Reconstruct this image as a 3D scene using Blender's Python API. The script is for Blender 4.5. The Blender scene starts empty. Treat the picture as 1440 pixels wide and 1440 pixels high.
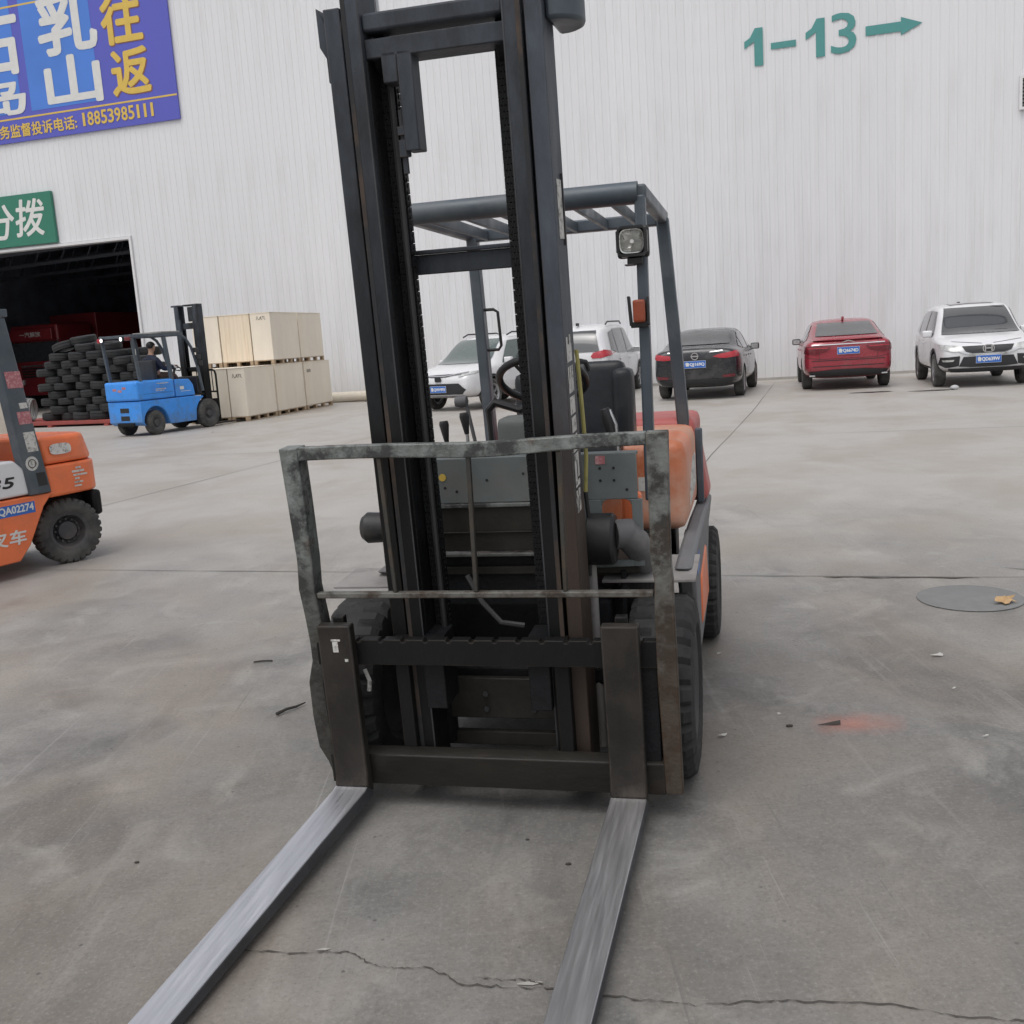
import bpy, bmesh, math, random
from math import sin, cos, pi, radians, sqrt, atan2
from mathutils import Vector, Matrix, noise
from mathutils.bvhtree import BVHTree
random.seed(7)
SC = bpy.context.scene
COL = SC.collection

# ---------------------------------------------------------------- camera
cam_d = bpy.data.cameras.new('camera')
cam = bpy.data.objects.new('camera', cam_d)
COL.objects.link(cam)
PITCH, ROLL, CAMH = 0.1694, 0.0661, 1.6353
_f = Vector((0, cos(PITCH), -sin(PITCH))); _r = Vector((1, 0, 0)); _u = _r.cross(_f)
_rc = _r*cos(ROLL) - _u*sin(ROLL); _uc = _u*cos(ROLL) + _r*sin(ROLL)
cam.matrix_world = Matrix(((_rc.x, _uc.x, -_f.x, 0), (_rc.y, _uc.y, -_f.y, 0), (_rc.z, _uc.z, -_f.z, CAMH), (0, 0, 0, 1)))
cam_d.sensor_width = 36; cam_d.lens = 36*1429.12/1440
cam_d.clip_start = 0.05; cam_d.clip_end = 600
SC.camera = cam

# ---------------------------------------------------------------- sky, sun, exposure
SUN_EL, SUN_AZ = radians(66), radians(215)      # azimuth clockwise from +Y: behind the camera, a little to the left
world = bpy.data.worlds.new('World'); SC.world = world; world.use_nodes = True
nt = world.node_tree; nt.nodes.clear()
sky = nt.nodes.new('ShaderNodeTexSky'); sky.sky_type = 'NISHITA'; sky.sun_disc = False
sky.sun_elevation = SUN_EL; sky.sun_rotation = SUN_AZ
sky.air_density = 1.0; sky.dust_density = 4.0; sky.ozone_density = 1.0
hs = nt.nodes.new('ShaderNodeHueSaturation'); hs.inputs['Saturation'].default_value = 0.22
bg = nt.nodes.new('ShaderNodeBackground'); bg.inputs['Strength'].default_value = 0.15
wo = nt.nodes.new('ShaderNodeOutputWorld')
nt.links.new(sky.outputs[0], hs.inputs['Color']); nt.links.new(hs.outputs[0], bg.inputs[0]); nt.links.new(bg.outputs[0], wo.inputs[0])
sun_d = bpy.data.lights.new('sun', 'SUN'); sun_d.energy = 0.6; sun_d.angle = radians(50); sun_d.color = (1.0, 0.97, 0.93)
sun = bpy.data.objects.new('sun', sun_d); COL.objects.link(sun)
_sd = Vector((sin(SUN_AZ)*cos(SUN_EL), cos(SUN_AZ)*cos(SUN_EL), sin(SUN_EL)))
sun.rotation_euler = _sd.to_track_quat('Z', 'Y').to_euler()
SC.view_settings.view_transform = 'Standard'; SC.view_settings.look = 'None'
SC.view_settings.exposure = 0.05; SC.view_settings.gamma = 1.0; SC.view_settings.use_curve_mapping = False

# ---------------------------------------------------------------- materials
def mat(name, col, rough=0.5, metal=0.0, var=0.12, vscale=6.0, dirt=None, damt=0.5, dscale=3.0, dlo=0.5, dhi=0.68,
        bump=0.15, bscale=40.0, coat=0.0, stretch=(1, 1, 1), droug=0.85, dirt2=None, d2lo=0.6, d2hi=0.7, d2scale=9.0, spec=0.5, rvar=0.12, low=None, l0=0.7, l1=1.5, lamt=0.85, edge=None, eamt=0.8, er=0.006, rnd=0.0):
    m = bpy.data.materials.new(name); m.use_nodes = True
    t = m.node_tree; N = t.nodes; L = t.links
    b = N['Principled BSDF']
    tc = N.new('ShaderNodeTexCoord'); mp = N.new('ShaderNodeMapping'); mp.inputs['Scale'].default_value = stretch
    L.new(tc.outputs['Object'], mp.inputs[0])
    def noise_(scale, detail=6, rough_=0.6):
        n = N.new('ShaderNodeTexNoise'); n.inputs['Scale'].default_value = scale; n.inputs['Detail'].default_value = detail
        n.inputs['Roughness'].default_value = rough_; L.new(mp.outputs[0], n.inputs['Vector']); return n
    def ramp(src, lo, hi):
        r = N.new('ShaderNodeMapRange'); r.inputs['From Min'].default_value = lo; r.inputs['From Max'].default_value = hi
        r.clamp = True; L.new(src, r.inputs['Value']); return r.outputs[0]
    def mix(fac, a, c):
        x = N.new('ShaderNodeMix'); x.data_type = 'RGBA'
        if hasattr(fac, 'links') or not isinstance(fac, (int, float)): L.new(fac, x.inputs[0])
        else: x.inputs[0].default_value = fac
        for i, v in ((6, a), (7, c)):
            if isinstance(v, tuple): x.inputs[i].default_value = (*v[:3], 1)
            else: L.new(v, x.inputs[i])
        return x.outputs[2]
    n1 = noise_(vscale)
    lo = tuple(max(0, c*(1-var)) for c in col); hi = tuple(min(1, c*(1+var)) for c in col)
    c = mix(ramp(n1.outputs['Fac'], 0.3, 0.7), lo, hi)
    rr = N.new('ShaderNodeMapRange'); L.new(n1.outputs['Fac'], rr.inputs['Value'])
    rr.inputs['From Min'].default_value = .3; rr.inputs['From Max'].default_value = .7
    rr.inputs['To Min'].default_value = max(0.02, rough-rvar); rr.inputs['To Max'].default_value = min(1, rough+rvar)
    ro = rr.outputs[0]
    if dirt:
        n2 = noise_(dscale, 10, 0.68)
        f = ramp(n2.outputs['Fac'], dlo, dhi)
        mu = N.new('ShaderNodeMath'); mu.operation = 'MULTIPLY'; mu.inputs[1].default_value = damt; L.new(f, mu.inputs[0])
        c = mix(mu.outputs[0], c, dirt)
        rm = N.new('ShaderNodeMix'); rm.data_type = 'FLOAT'; L.new(mu.outputs[0], rm.inputs[0]); L.new(ro, rm.inputs[2]); rm.inputs[3].default_value = droug
        ro = rm.outputs[0]
    if dirt2:
        n3 = noise_(d2scale, 8, 0.7)
        c = mix(ramp(n3.outputs['Fac'], d2lo, d2hi), c, dirt2)
    if low:      # second tone towards the foot: wear, dust, and the mast's painted glare gradient
        sp = N.new('ShaderNodeSeparateXYZ'); L.new(tc.outputs['Object'], sp.inputs[0])
        nz = noise_(5.0, 8, .7); ad = N.new('ShaderNodeMath'); ad.operation = 'MULTIPLY_ADD'; L.new(nz.outputs['Fac'], ad.inputs[0]); ad.inputs[1].default_value = 1.1; L.new(sp.outputs['Z'], ad.inputs[2])
        mu2 = N.new('ShaderNodeMath'); mu2.operation = 'MULTIPLY'; mu2.inputs[1].default_value = lamt; L.new(ramp(ad.outputs[0], l1+.55, l0+.55), mu2.inputs[0])
        c = mix(mu2.outputs[0], c, low)
    if edge:     # paint rubbed off along the edges
        bv = N.new('ShaderNodeBevel'); bv.samples = 4; bv.inputs['Radius'].default_value = er
        ge = N.new('ShaderNodeNewGeometry'); dt = N.new('ShaderNodeVectorMath'); dt.operation = 'DOT_PRODUCT'
        L.new(bv.outputs[0], dt.inputs[0]); L.new(ge.outputs['Normal'], dt.inputs[1])
        en = noise_(11, 8, .7); e2 = N.new('ShaderNodeMath'); e2.operation = 'MULTIPLY'; L.new(ramp(dt.outputs['Value'], .985, .90), e2.inputs[0]); L.new(ramp(en.outputs['Fac'], .38, .60), e2.inputs[1])
        e3 = N.new('ShaderNodeMath'); e3.operation = 'MULTIPLY'; e3.inputs[1].default_value = eamt; L.new(e2.outputs[0], e3.inputs[0])
        c = mix(e3.outputs[0], c, edge)
    if rnd:      # every piece a shade of its own
        oi = N.new('ShaderNodeObjectInfo'); hv = N.new('ShaderNodeHueSaturation'); vr = N.new('ShaderNodeMapRange')
        vr.inputs['To Min'].default_value = 1-rnd; vr.inputs['To Max'].default_value = 1+rnd; L.new(oi.outputs['Random'], vr.inputs['Value'])
        L.new(vr.outputs[0], hv.inputs['Value']); L.new(c, hv.inputs['Color']); c = hv.outputs[0]
    L.new(c, b.inputs['Base Color']); L.new(ro, b.inputs['Roughness'])
    b.inputs['Metallic'].default_value = metal; b.inputs['Specular IOR Level'].default_value = spec
    if coat: b.inputs['Coat Weight'].default_value = coat; b.inputs['Coat Roughness'].default_value = 0.08
    if bump:
        n4 = noise_(bscale, 5)
        bp = N.new('ShaderNodeBump'); bp.inputs['Strength'].default_value = bump; bp.inputs['Distance'].default_value = 0.01
        L.new(n4.outputs['Fac'], bp.inputs['Height']); L.new(bp.outputs[0], b.inputs['Normal'])
    return m
def emis(name, col, s):
    m = bpy.data.materials.new(name); m.use_nodes = True; b = m.node_tree.nodes['Principled BSDF']
    b.inputs['Base Color'].default_value = (*col, 1); b.inputs['Emission Color'].default_value = (*col, 1); b.inputs['Emission Strength'].default_value = s
    return m
RUST = (0.10, 0.045, 0.022); DUST = (0.22, 0.20, 0.18)
M = {}
M['wall'] = mat('wall_sheet', (0.765, 0.77, 0.79), 0.55, var=0.03, vscale=0.5, dirt=(0.5, 0.49, 0.47), damt=0.35, dscale=1.6, dlo=.48, dhi=.72, bump=0.02, stretch=(1.5, 1, .12), rnd=.018, low=(.50, .48, .45), l0=-.2, l1=1.3, lamt=.35)
M['trim'] = mat('white_trim', (0.75, 0.75, 0.76), 0.5, var=0.04)
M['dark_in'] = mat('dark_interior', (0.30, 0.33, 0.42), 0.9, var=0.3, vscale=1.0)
M['beam'] = mat('roof_beam_steel', (0.10, 0.11, 0.135), 0.6)
M['mast'] = mat('black_mast_steel', (0.068, 0.079, 0.096), 0.55, 0.0, var=0.35, vscale=7, dirt=(0.020, 0.019, 0.018), damt=0.8, dscale=2.6, dlo=.46, dhi=.66, bump=0.3, bscale=55, stretch=(1, 1, .35), dirt2=(0.11, 0.06, 0.035), d2lo=.66, d2hi=.78, d2scale=6, spec=.22, droug=.5, low=(0.0075, 0.0075, 0.0072), l0=1.25, l1=2.45, lamt=.97, edge=(.13, .085, .055), eamt=.6)  # bluish upper tone paints the lens veil; near-black tone fades in below
M['mast_rust'] = mat('rusty_mast_channel', (0.068, 0.079, 0.096), 0.55, 0.0, var=0.3, vscale=9, dirt=(0.03, 0.028, 0.026), damt=0.7, dscale=3, bump=0.3, bscale=70, stretch=(1, 1, .3), dirt2=(.10, .06, .035), d2lo=.62, d2hi=.76, d2scale=5, low=(0.062, 0.043, 0.031), spec=.25, l0=.9, l1=1.6, lamt=.9, edge=(.15, .09, .055), eamt=.6)  # upper slate painted for the same veil; brown below is rust
M['grease'] = mat('greasy_black', (0.010, 0.0105, 0.012), 0.6, 0.0, var=0.4, bump=0.4, bscale=50, spec=.25)
M['frame'] = mat('worn_grey_paint', (0.19, 0.205, 0.195), 0.5, 0.1, var=0.35, vscale=18, dirt=(0.040, 0.042, 0.041), damt=0.92, dscale=10, dlo=.47, dhi=.585, bump=0.4, bscale=60, dirt2=(0.10, 0.065, 0.045), d2lo=.60, d2hi=.70, d2scale=8, low=(0.034, 0.029, 0.024), l0=.50, l1=.95, edge=(.05, .042, .035), eamt=.9, er=.007)
M['frame_rust'] = mat('rusted_post_paint', (0.175, 0.185, 0.175), 0.55, 0.1, var=0.3, vscale=14, dirt=(0.040, 0.037, 0.034), damt=0.95, dscale=9, dlo=.45, dhi=.58, bump=0.35, bscale=60, dirt2=(0.15, 0.075, 0.032), d2lo=.60, d2hi=.72, d2scale=8, low=(0.055, 0.035, 0.021), l0=.45, l1=1.05, edge=(.13, .065, .03), eamt=.9, er=.008)
M['shank'] = mat('brown_black_fork_shank', (0.022, 0.019, 0.0165), 0.5, 0.15, var=0.3, vscale=6, dirt=(0.048, 0.039, 0.032), damt=0.6, dscale=6, dlo=.48, dhi=.74, bump=0.2, bscale=60, stretch=(1, 1, .75), spec=.4, edge=(.15, .125, .10), eamt=.8, low=(.085, .070, .058), l0=-.05, l1=.16, lamt=.7)
M['lower_bar'] = mat('oily_lower_bar', (0.020, 0.018, 0.015), 0.5, 0.1, var=0.3, vscale=5, dirt=(0.042, 0.030, 0.022), damt=0.7, dscale=4, bump=0.2, bscale=60, stretch=(.4, 1, 1), spec=.35, edge=(.20, .19, .17), eamt=.9, er=.004)
M['blade'] = mat('polished_fork_steel', (0.70, 0.70, 0.73), 0.38, 0.88, var=0.06, vscale=5, dirt=(0.44, 0.44, 0.47), damt=0.7, dscale=2.6, dlo=.50, dhi=.70, bump=0.06, bscale=40, stretch=(13, .7, 1), droug=.45)
M['blade_side'] = mat('dark_fork_edge', (0.085, 0.09, 0.10), 0.5, 0.4, var=.2, vscale=12, dirt=(.05, .045, .04), damt=.6, dscale=6, edge=(.5, .5, .5), eamt=.7, er=.004)
M['blade_dull'] = mat('dull_fork_steel', (0.47, 0.465, 0.47), 0.42, 0.85, var=0.06, vscale=5, dirt=(0.28, 0.27, 0.265), damt=0.7, dscale=2.2, dlo=.46, dhi=.68, bump=0.06, bscale=40, stretch=(13, .7, 1), droug=.5)
M['guard'] = mat('blue_grey_guard_paint', (0.075, 0.095, 0.115), 0.42, 0.1, var=0.15, dirt=(0.2, 0.2, 0.2), damt=0.35, dscale=4, bump=0.08)
M['cowl'] = mat('dusty_teal_cowl', (0.15, 0.17, 0.172), 0.6, 0.05, var=0.15, vscale=7, dirt=(0.19, 0.18, 0.155), damt=0.6, dscale=4, bump=0.12, dirt2=(0.05, 0.045, 0.04), d2lo=.64, d2hi=.76)
M['plate_dark'] = mat('oily_floor_plate', (0.030, 0.028, 0.024), 0.55, 0.1, var=0.25, dirt=(0.06, 0.055, 0.046), damt=0.5, dscale=4, bump=0.2, spec=.3)
M['fender'] = mat('dusty_fender', (0.12, 0.12, 0.125), 0.65, var=0.15, dirt=(0.28, 0.26, 0.25), damt=0.7, dscale=3.5, dlo=.42, dhi=.65, bump=0.12)
M['fender_top'] = mat('dust_covered_fender', (0.30, 0.285, 0.275), 0.8, var=0.15, dirt=(0.14, 0.13, 0.125), damt=0.6, dscale=5, bump=0.1)
M['rod'] = mat('dark_thin_bar', (0.05, 0.047, 0.042), 0.5, 0.2, var=0.3, dirt=(0.11, 0.075, 0.045), damt=.7, dscale=8)
M['orange'] = mat('orange_paint', (0.82, 0.185, 0.062), 0.40, var=0.10, dirt=(0.50, 0.17, 0.08), damt=0.5, dscale=2.5, bump=0.05, coat=.15, edge=(.22, .12, .08), eamt=.6, er=.012)
M['orange_old'] = mat('faded_orange_paint', (0.60, 0.19, 0.09), 0.36, var=0.2, vscale=4, dirt=(0.64, 0.42, 0.32), damt=0.8, dscale=2.6, dlo=.44, dhi=.62, bump=0.08, dirt2=(.25, .12, .08), d2lo=.66, d2hi=.76, d2scale=9)
M['pinkred'] = mat('faded_red_paint', (0.50, 0.125, 0.115), 0.5, var=0.12, vscale=3, dirt=(0.35, 0.20, 0.18), damt=0.5, dscale=3, bump=0.06)
M['blue'] = mat('blue_paint', (0.045, 0.29, 0.84), 0.38, var=0.08, dirt=(0.09, 0.20, 0.40), damt=0.6, dscale=3.5, bump=0.04, coat=.2, low=(.12, .17, .24), l0=.10, l1=.50, lamt=.7, edge=(.12, .14, .17), eamt=.6, er=.02)
M['rubber'] = mat('worn_rubber', (0.045, 0.045, 0.044), 0.85, var=0.25, vscale=9, dirt=(0.13, 0.128, 0.12), damt=0.75, dscale=5, dlo=.38, dhi=.66, bump=0.35, bscale=45)
M['rubber_dark'] = mat('black_drive_rubber', (0.020, 0.020, 0.021), 0.75, var=0.3, vscale=9, dirt=(0.055, 0.055, 0.052), damt=0.7, dscale=6, dlo=.45, dhi=.70, bump=0.35, bscale=45)
M['tyre'] = mat('old_tyre_rubber', (0.017, 0.018, 0.020), 0.65, var=0.3, vscale=5, dirt=(0.05, 0.05, 0.05), damt=0.45, dscale=4, bump=0.3, bscale=40)
M['rim_dark'] = mat('dark_wheel_rim', (0.07, 0.07, 0.075), 0.5, 0.3, var=0.2, dirt=(0.16, 0.14, 0.12), damt=0.5)
M['vinyl'] = mat('black_seat_vinyl', (0.022, 0.025, 0.03), 0.42, var=0.2, dirt=(0.07, 0.07, 0.07), damt=0.4, bump=0.15)
M['plastic'] = mat('black_plastic', (0.02, 0.02, 0.022), 0.4, var=0.2, bump=0.05)
M['grey_plastic'] = mat('grey_plastic_cover', (0.15, 0.16, 0.155), 0.6, var=0.12, dirt=(0.08, 0.08, 0.075), damt=0.4)
M['chrome'] = mat('chromed_rod', (0.5, 0.5, 0.5), 0.25, 0.9, var=0.1, dirt=(0.09, 0.08, 0.07), damt=0.6, bump=0)
M['reflector'] = mat('lamp_reflector', (0.62, 0.62, 0.60), 0.16, 0.92, var=0.1, vscale=14, bump=0.08, bscale=18, stretch=(.3, 1, 3))
M['rub'] = mat('rubbed_rail_steel', (0.06, 0.062, 0.067), 0.4, .4, var=.3, vscale=8, dirt=(.03, .03, .03), damt=.8, dscale=5, stretch=(1, 1, .3))
M['rust_streak'] = mat('rust_streak', (0.070, 0.046, 0.032), 0.7, 0, var=.3, vscale=14, dirt=(.025, .027, .030), damt=.97, dscale=5, dlo=.40, dhi=.54, stretch=(1, 1, .5))
M['amber'] = mat('amber_lens', (0.34, 0.075, 0.035), 0.35, var=0.15, dirt=(0.16, 0.06, 0.04), damt=.6, dscale=20)
M['redlens'] = mat('red_lens', (0.42, 0.02, 0.035), 0.2, var=0.2, vscale=20, coat=.5, bump=0)
M['redlens_dark'] = mat('dark_red_lens', (0.14, 0.012, 0.02), 0.2, var=0.2, vscale=20, coat=.5, bump=0)
M['white'] = mat('white_print', (0.72, 0.72, 0.70), 0.6, var=0.05, bump=0)
M['white_worn'] = mat('worn_white_sticker', (0.60, 0.59, 0.56), 0.6, var=0.1, vscale=20, dirt=(0.16, 0.15, 0.14), damt=.75, dscale=30, dlo=.52, dhi=.6, bump=0)
M['black_print'] = mat('black_print', (0.02, 0.02, 0.02), 0.6, bump=0)
M['red_print'] = mat('faded_red_sticker', (0.45, 0.16, 0.18), 0.6, var=.2, vscale=40, dirt=(.6, .5, .48), damt=.8, dscale=40, bump=0)
M['plate_blue'] = mat('plate_blue', (0.03, 0.14, 0.50), 0.4, var=0.04, bump=0)
M['yellow_hose'] = mat('yellow_hose', (0.40, 0.36, 0.12), 0.5, var=0.15, dirt=(0.15, 0.14, 0.07), damt=.5, dscale=8)
M['hose'] = mat('black_hose', (0.03, 0.03, 0.032), 0.5, var=0.2)
M['ply'] = mat('pale_plywood', (0.82, 0.745, 0.63), 0.7, var=0.06, vscale=2.5, dirt=(0.74, 0.64, 0.51), damt=.4, dscale=1.5, bump=0.06, stretch=(1, 1, .3))
M['ply2'] = mat('yellow_plywood', (0.80, 0.69, 0.54), 0.7, var=0.08, vscale=6, dirt=(0.58, 0.40, 0.24), damt=.4, dscale=4, bump=0.06, stretch=(3, 3, .15))
M['pallet'] = mat('pallet_timber', (0.40, 0.30, 0.20), 0.8, var=0.2)
M['banner'] = mat('banner_blue', (0.105, 0.115, 0.52), 0.5, var=0.05, vscale=.4, bump=0)
M['banner_mid'] = mat('banner_mid_blue', (0.075, 0.22, 0.68), 0.5, var=0.10, vscale=.5, bump=0)
M['gold'] = mat('gold_print', (0.72, 0.50, 0.10), 0.5, var=0.06, bump=0)
M['gold_shade'] = mat('gold_outline_print', (0.28, 0.12, 0.08), 0.5, var=0.06, bump=0)
M['green'] = mat('sign_green', (0.035, 0.20, 0.135), 0.5, var=0.06, bump=0)
M['teal'] = mat('teal_wall_paint', (0.085, 0.30, 0.29), 0.6, var=0.06, bump=0)
M['truck_red'] = mat('truck_red', (0.20, 0.02, 0.025), 0.4, var=0.1, coat=.2, bump=0)
M['steel_red'] = mat('red_oxide_steel', (0.30, 0.06, 0.05), 0.6, var=0.15, dirt=(.12, .05, .04), damt=.5)
M['car_white'] = mat('car_white', (0.72, 0.72, 0.74), 0.22, var=0.02, bump=0, coat=.6, rvar=.03, low=(.50, .49, .47), l0=.05, l1=.55, lamt=.6)
M['car_black'] = mat('car_black', (0.018, 0.019, 0.024), 0.22, 0.2, var=0.1, bump=0, coat=.5, dirt=(.12, .115, .11), damt=.5, dscale=1.5, rvar=.03, low=(.09, .088, .084), l0=.05, l1=.55, lamt=.6)
M['car_red'] = mat('car_red', (0.33, 0.034, 0.052), 0.22, 0.15, var=0.06, bump=0, coat=.5, dirt=(.22, .09, .09), damt=.4, dscale=1.5, rvar=.03, low=(.17, .09, .085), l0=.05, l1=.55, lamt=.6)
M['glass'] = mat('tinted_car_glass', (0.042, 0.045, 0.050), 0.06, var=0.06, bump=0, spec=1.0, coat=.6, rvar=.03)
M['glass_dusty'] = mat('dusty_car_glass', (0.075, 0.076, 0.078), 0.22, var=0.08, vscale=2, bump=0, spec=.8, rvar=.05)
M['glass_green'] = mat('greenish_car_glass', (0.07, 0.10, 0.095), 0.06, var=0.06, bump=0, spec=1.0, coat=.6, rvar=.03)
M['trim_black'] = mat('black_car_trim', (0.022, 0.023, 0.026), 0.5, var=0.15, bump=0.03)
M['alloy'] = mat('alloy_rim', (0.35, 0.35, 0.36), 0.35, 0.7, var=0.1, bump=0)
M['chrome_trim'] = mat('chrome_trim', (0.65, 0.65, 0.66), 0.18, 0.9, var=0.05, bump=0)
M['lamp_glass'] = mat('clear_headlamp', (0.50, 0.51, 0.50), 0.15, 0.2, var=0.35, vscale=14, bump=0, coat=.5)
M['navy'] = mat('navy_cloth', (0.025, 0.03, 0.055), 0.85, var=0.2, bump=0.2, bscale=80)
M['khaki'] = mat('brown_cloth', (0.10, 0.06, 0.045), 0.85, var=0.2, bump=0.2, bscale=80)
M['skin'] = mat('skin', (0.42, 0.25, 0.18), 0.55, var=0.08, bump=0.05)
M['hair'] = mat('black_hair', (0.012, 0.011, 0.011), 0.5, var=0.2, bump=0.4, bscale=120)
M['lit'] = emis('lit_lamp', (1.0, 0.97, 0.92), 2.5)
M['cream'] = mat('cream_foam', (0.62, 0.57, 0.48), 0.7, var=0.06)
M['leaf'] = mat('dry_leaf', (0.50, 0.33, 0.17), 0.7, var=0.25, vscale=40)
M['iron'] = mat('grey_iron_cover', (0.20, 0.20, 0.20), 0.8, 0.0, var=0.12, vscale=12, bump=0.25, bscale=90)
M['stick'] = mat('dark_bark', (0.05, 0.045, 0.04), 0.9)
M['paper'] = mat('white_paper_scrap', (0.50, 0.49, 0.46), 0.8)
M['crack'] = mat('dark_crack', (0.075, 0.066, 0.058), 1.0, bump=0)
M['joint'] = mat('joint_filler', (0.15, 0.145, 0.138), 1.0, bump=0)
M['wet'] = mat('damp_patch', (0.035, 0.035, 0.036), 0.35, var=0.3, vscale=3, bump=0)
M['stone'] = mat('pale_stone', (0.5, 0.5, 0.5), 0.8)

# ---------------------------------------------------------------- mesh helpers
class MB:
    def __init__(s): s.bm = bmesh.new()
    def poly(s, pts, faces):
        v = [s.bm.verts.new(p) for p in pts]
        for f in faces:
            try: s.bm.faces.new([v[i] for i in f])
            except ValueError: pass
        return v
    def box(s, x0, x1, y0, y1, z0, z1):
        s.poly([(x0, y0, z0), (x1, y0, z0), (x1, y1, z0), (x0, y1, z0), (x0, y0, z1), (x1, y0, z1), (x1, y1, z1), (x0, y1, z1)],
               [(3, 2, 1, 0), (4, 5, 6, 7), (0, 1, 5, 4), (1, 2, 6, 5), (2, 3, 7, 6), (3, 0, 4, 7)]); return s
    def prism(s, pts, axis, a, b):
        # pts: 2-D outline; axis 'x': pts=(y,z); 'y': (x,z); 'z': (x,y)
        def P(p, d): return {'x': (d, p[0], p[1]), 'y': (p[0], d, p[1]), 'z': (p[0], p[1], d)}[axis]
        n = len(pts)
        s.poly([P(p, a) for p in pts] + [P(p, b) for p in pts],
               [tuple(range(n))[::-1], tuple(range(n, 2*n))] + [(i, (i+1) % n, n+(i+1) % n, n+i) for i in range(n)]); return s
    def hexa(s, lo, hi):
        # two matching quads (any position)
        s.poly(list(lo)+list(hi), [(3, 2, 1, 0), (4, 5, 6, 7), (0, 1, 5, 4), (1, 2, 6, 5), (2, 3, 7, 6), (3, 0, 4, 7)]); return s
    def tube(s, pts, r, seg=8, radii=None, sy=1.0):
        pts = [Vector(p) for p in pts]; rings = []; up = None
        for i, p in enumerate(pts):
            d = (pts[min(i+1, len(pts)-1)] - pts[max(i-1, 0)]).normalized()
            if up is None: up = Vector((0, 0, 1)) if abs(d.z) < .9 else Vector((0, 1, 0))
            a = d.cross(up).normalized(); b2 = a.cross(d).normalized(); up = b2
            rr = radii[i] if radii else r
            rings.append([s.bm.verts.new(p + (a*cos(2*pi*k/seg) + b2*sin(2*pi*k/seg)*sy)*rr) for k in range(seg)])
        for A, B in zip(rings, rings[1:]):
            for k in range(seg): s.bm.faces.new((A[k], A[(k+1) % seg], B[(k+1) % seg], B[k]))
        s.bm.faces.new(rings[0][::-1]); s.bm.faces.new(rings[-1]); return s
    def cyl(s, p0, p1, r, seg=16): return s.tube([p0, p1], r, seg)
    def bar(s, p0, p1, w, d, up=(0, 0, 1)):
        # rectangular bar along p0-p1; w along (dir x up), d along the other
        p0, p1 = Vector(p0), Vector(p1); di = (p1-p0).normalized(); u = Vector(up)
        a = di.cross(u).normalized()*w/2; b2 = a.cross(di).normalized()*d/2
        s.hexa([p0-a-b2, p0+a-b2, p0+a+b2, p0-a+b2], [p1-a-b2, p1+a-b2, p1+a+b2, p1-a+b2]); return s
    def lathe(s, prof, axis='x', c=(0, 0, 0), seg=32, closed=True, mod=None, cap=True):
        # prof: (offset along axis, radius)
        rings = []
        for k in range(seg):
            a = 2*pi*k/seg; R = []
            for j, (o, r) in enumerate(prof):
                if mod: r = r + mod(j, k)
                q = {'x': (o, cos(a)*r, sin(a)*r), 'y': (cos(a)*r, o, sin(a)*r), 'z': (cos(a)*r, sin(a)*r, o)}[axis]
                R.append(s.bm.verts.new((c[0]+q[0], c[1]+q[1], c[2]+q[2])))
            rings.append(R)
        n = len(prof)
        for k in range(seg):
            A, B = rings[k], rings[(k+1) % seg]
            for j in range(n if closed else n-1):
                s.bm.faces.new((A[j], A[(j+1) % n], B[(j+1) % n], B[j]))
        if not closed and cap:
            for j in (0, n-1):
                if prof[j][1] > 1e-4: 
                    try: s.bm.faces.new([rings[k][j] for k in range(seg)])
                    except ValueError: pass
        return s
    def xf(s, m): bmesh.ops.transform(s.bm, matrix=m, verts=s.bm.verts); return s
    def mesh(s, name, m, smooth=0.6, bevel=None):
        bmesh.ops.remove_doubles(s.bm, verts=s.bm.verts, dist=1e-5)
        bmesh.ops.recalc_face_normals(s.bm, faces=s.bm.faces)
        me = bpy.data.meshes.new(name); s.bm.to_mesh(me); s.bm.free()
        if m: me.materials.append(m)
        if smooth:
            me.polygons.foreach_set('use_smooth', [True]*len(me.polygons)); me.set_sharp_from_angle(angle=smooth)
        return me
def obj(name, mb, m, parent=None, smooth=0.6, bevel=0.0, seg=2, loc=None):
    me = mb if isinstance(mb, bpy.types.Mesh) else mb.mesh(name, m, smooth)
    o = bpy.data.objects.new(name, me); COL.objects.link(o)
    if parent: o.parent = parent
    if loc: o.location = loc
    if bevel:
        b = o.modifiers.new('bevel', 'BEVEL'); b.width = bevel; b.segments = seg; b.limit_method = 'ANGLE'; b.angle_limit = 0.6
        b.harden_normals = False
    return o
def thing(name, label, cat, loc=(0, 0, 0), rz=0.0, group=None):
    o = bpy.data.objects.new(name, None); COL.objects.link(o); o.location = loc; o.rotation_euler = (0, 0, rz)
    o.empty_display_size = 0.2
    o['label'] = label; o['category'] = cat
    if group: o['group'] = group
    return o
def tag(o, label, cat, group=None):
    o['label'] = label; o['category'] = cat
    if group: o['group'] = group
    return o
def struct(o): o['kind'] = 'structure'; return o
def copy_tree(o, parent=None):
    c = o.copy(); COL.objects.link(c); c.parent = parent
    for ch in list(o.children): copy_tree(ch, c)
    return c
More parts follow.
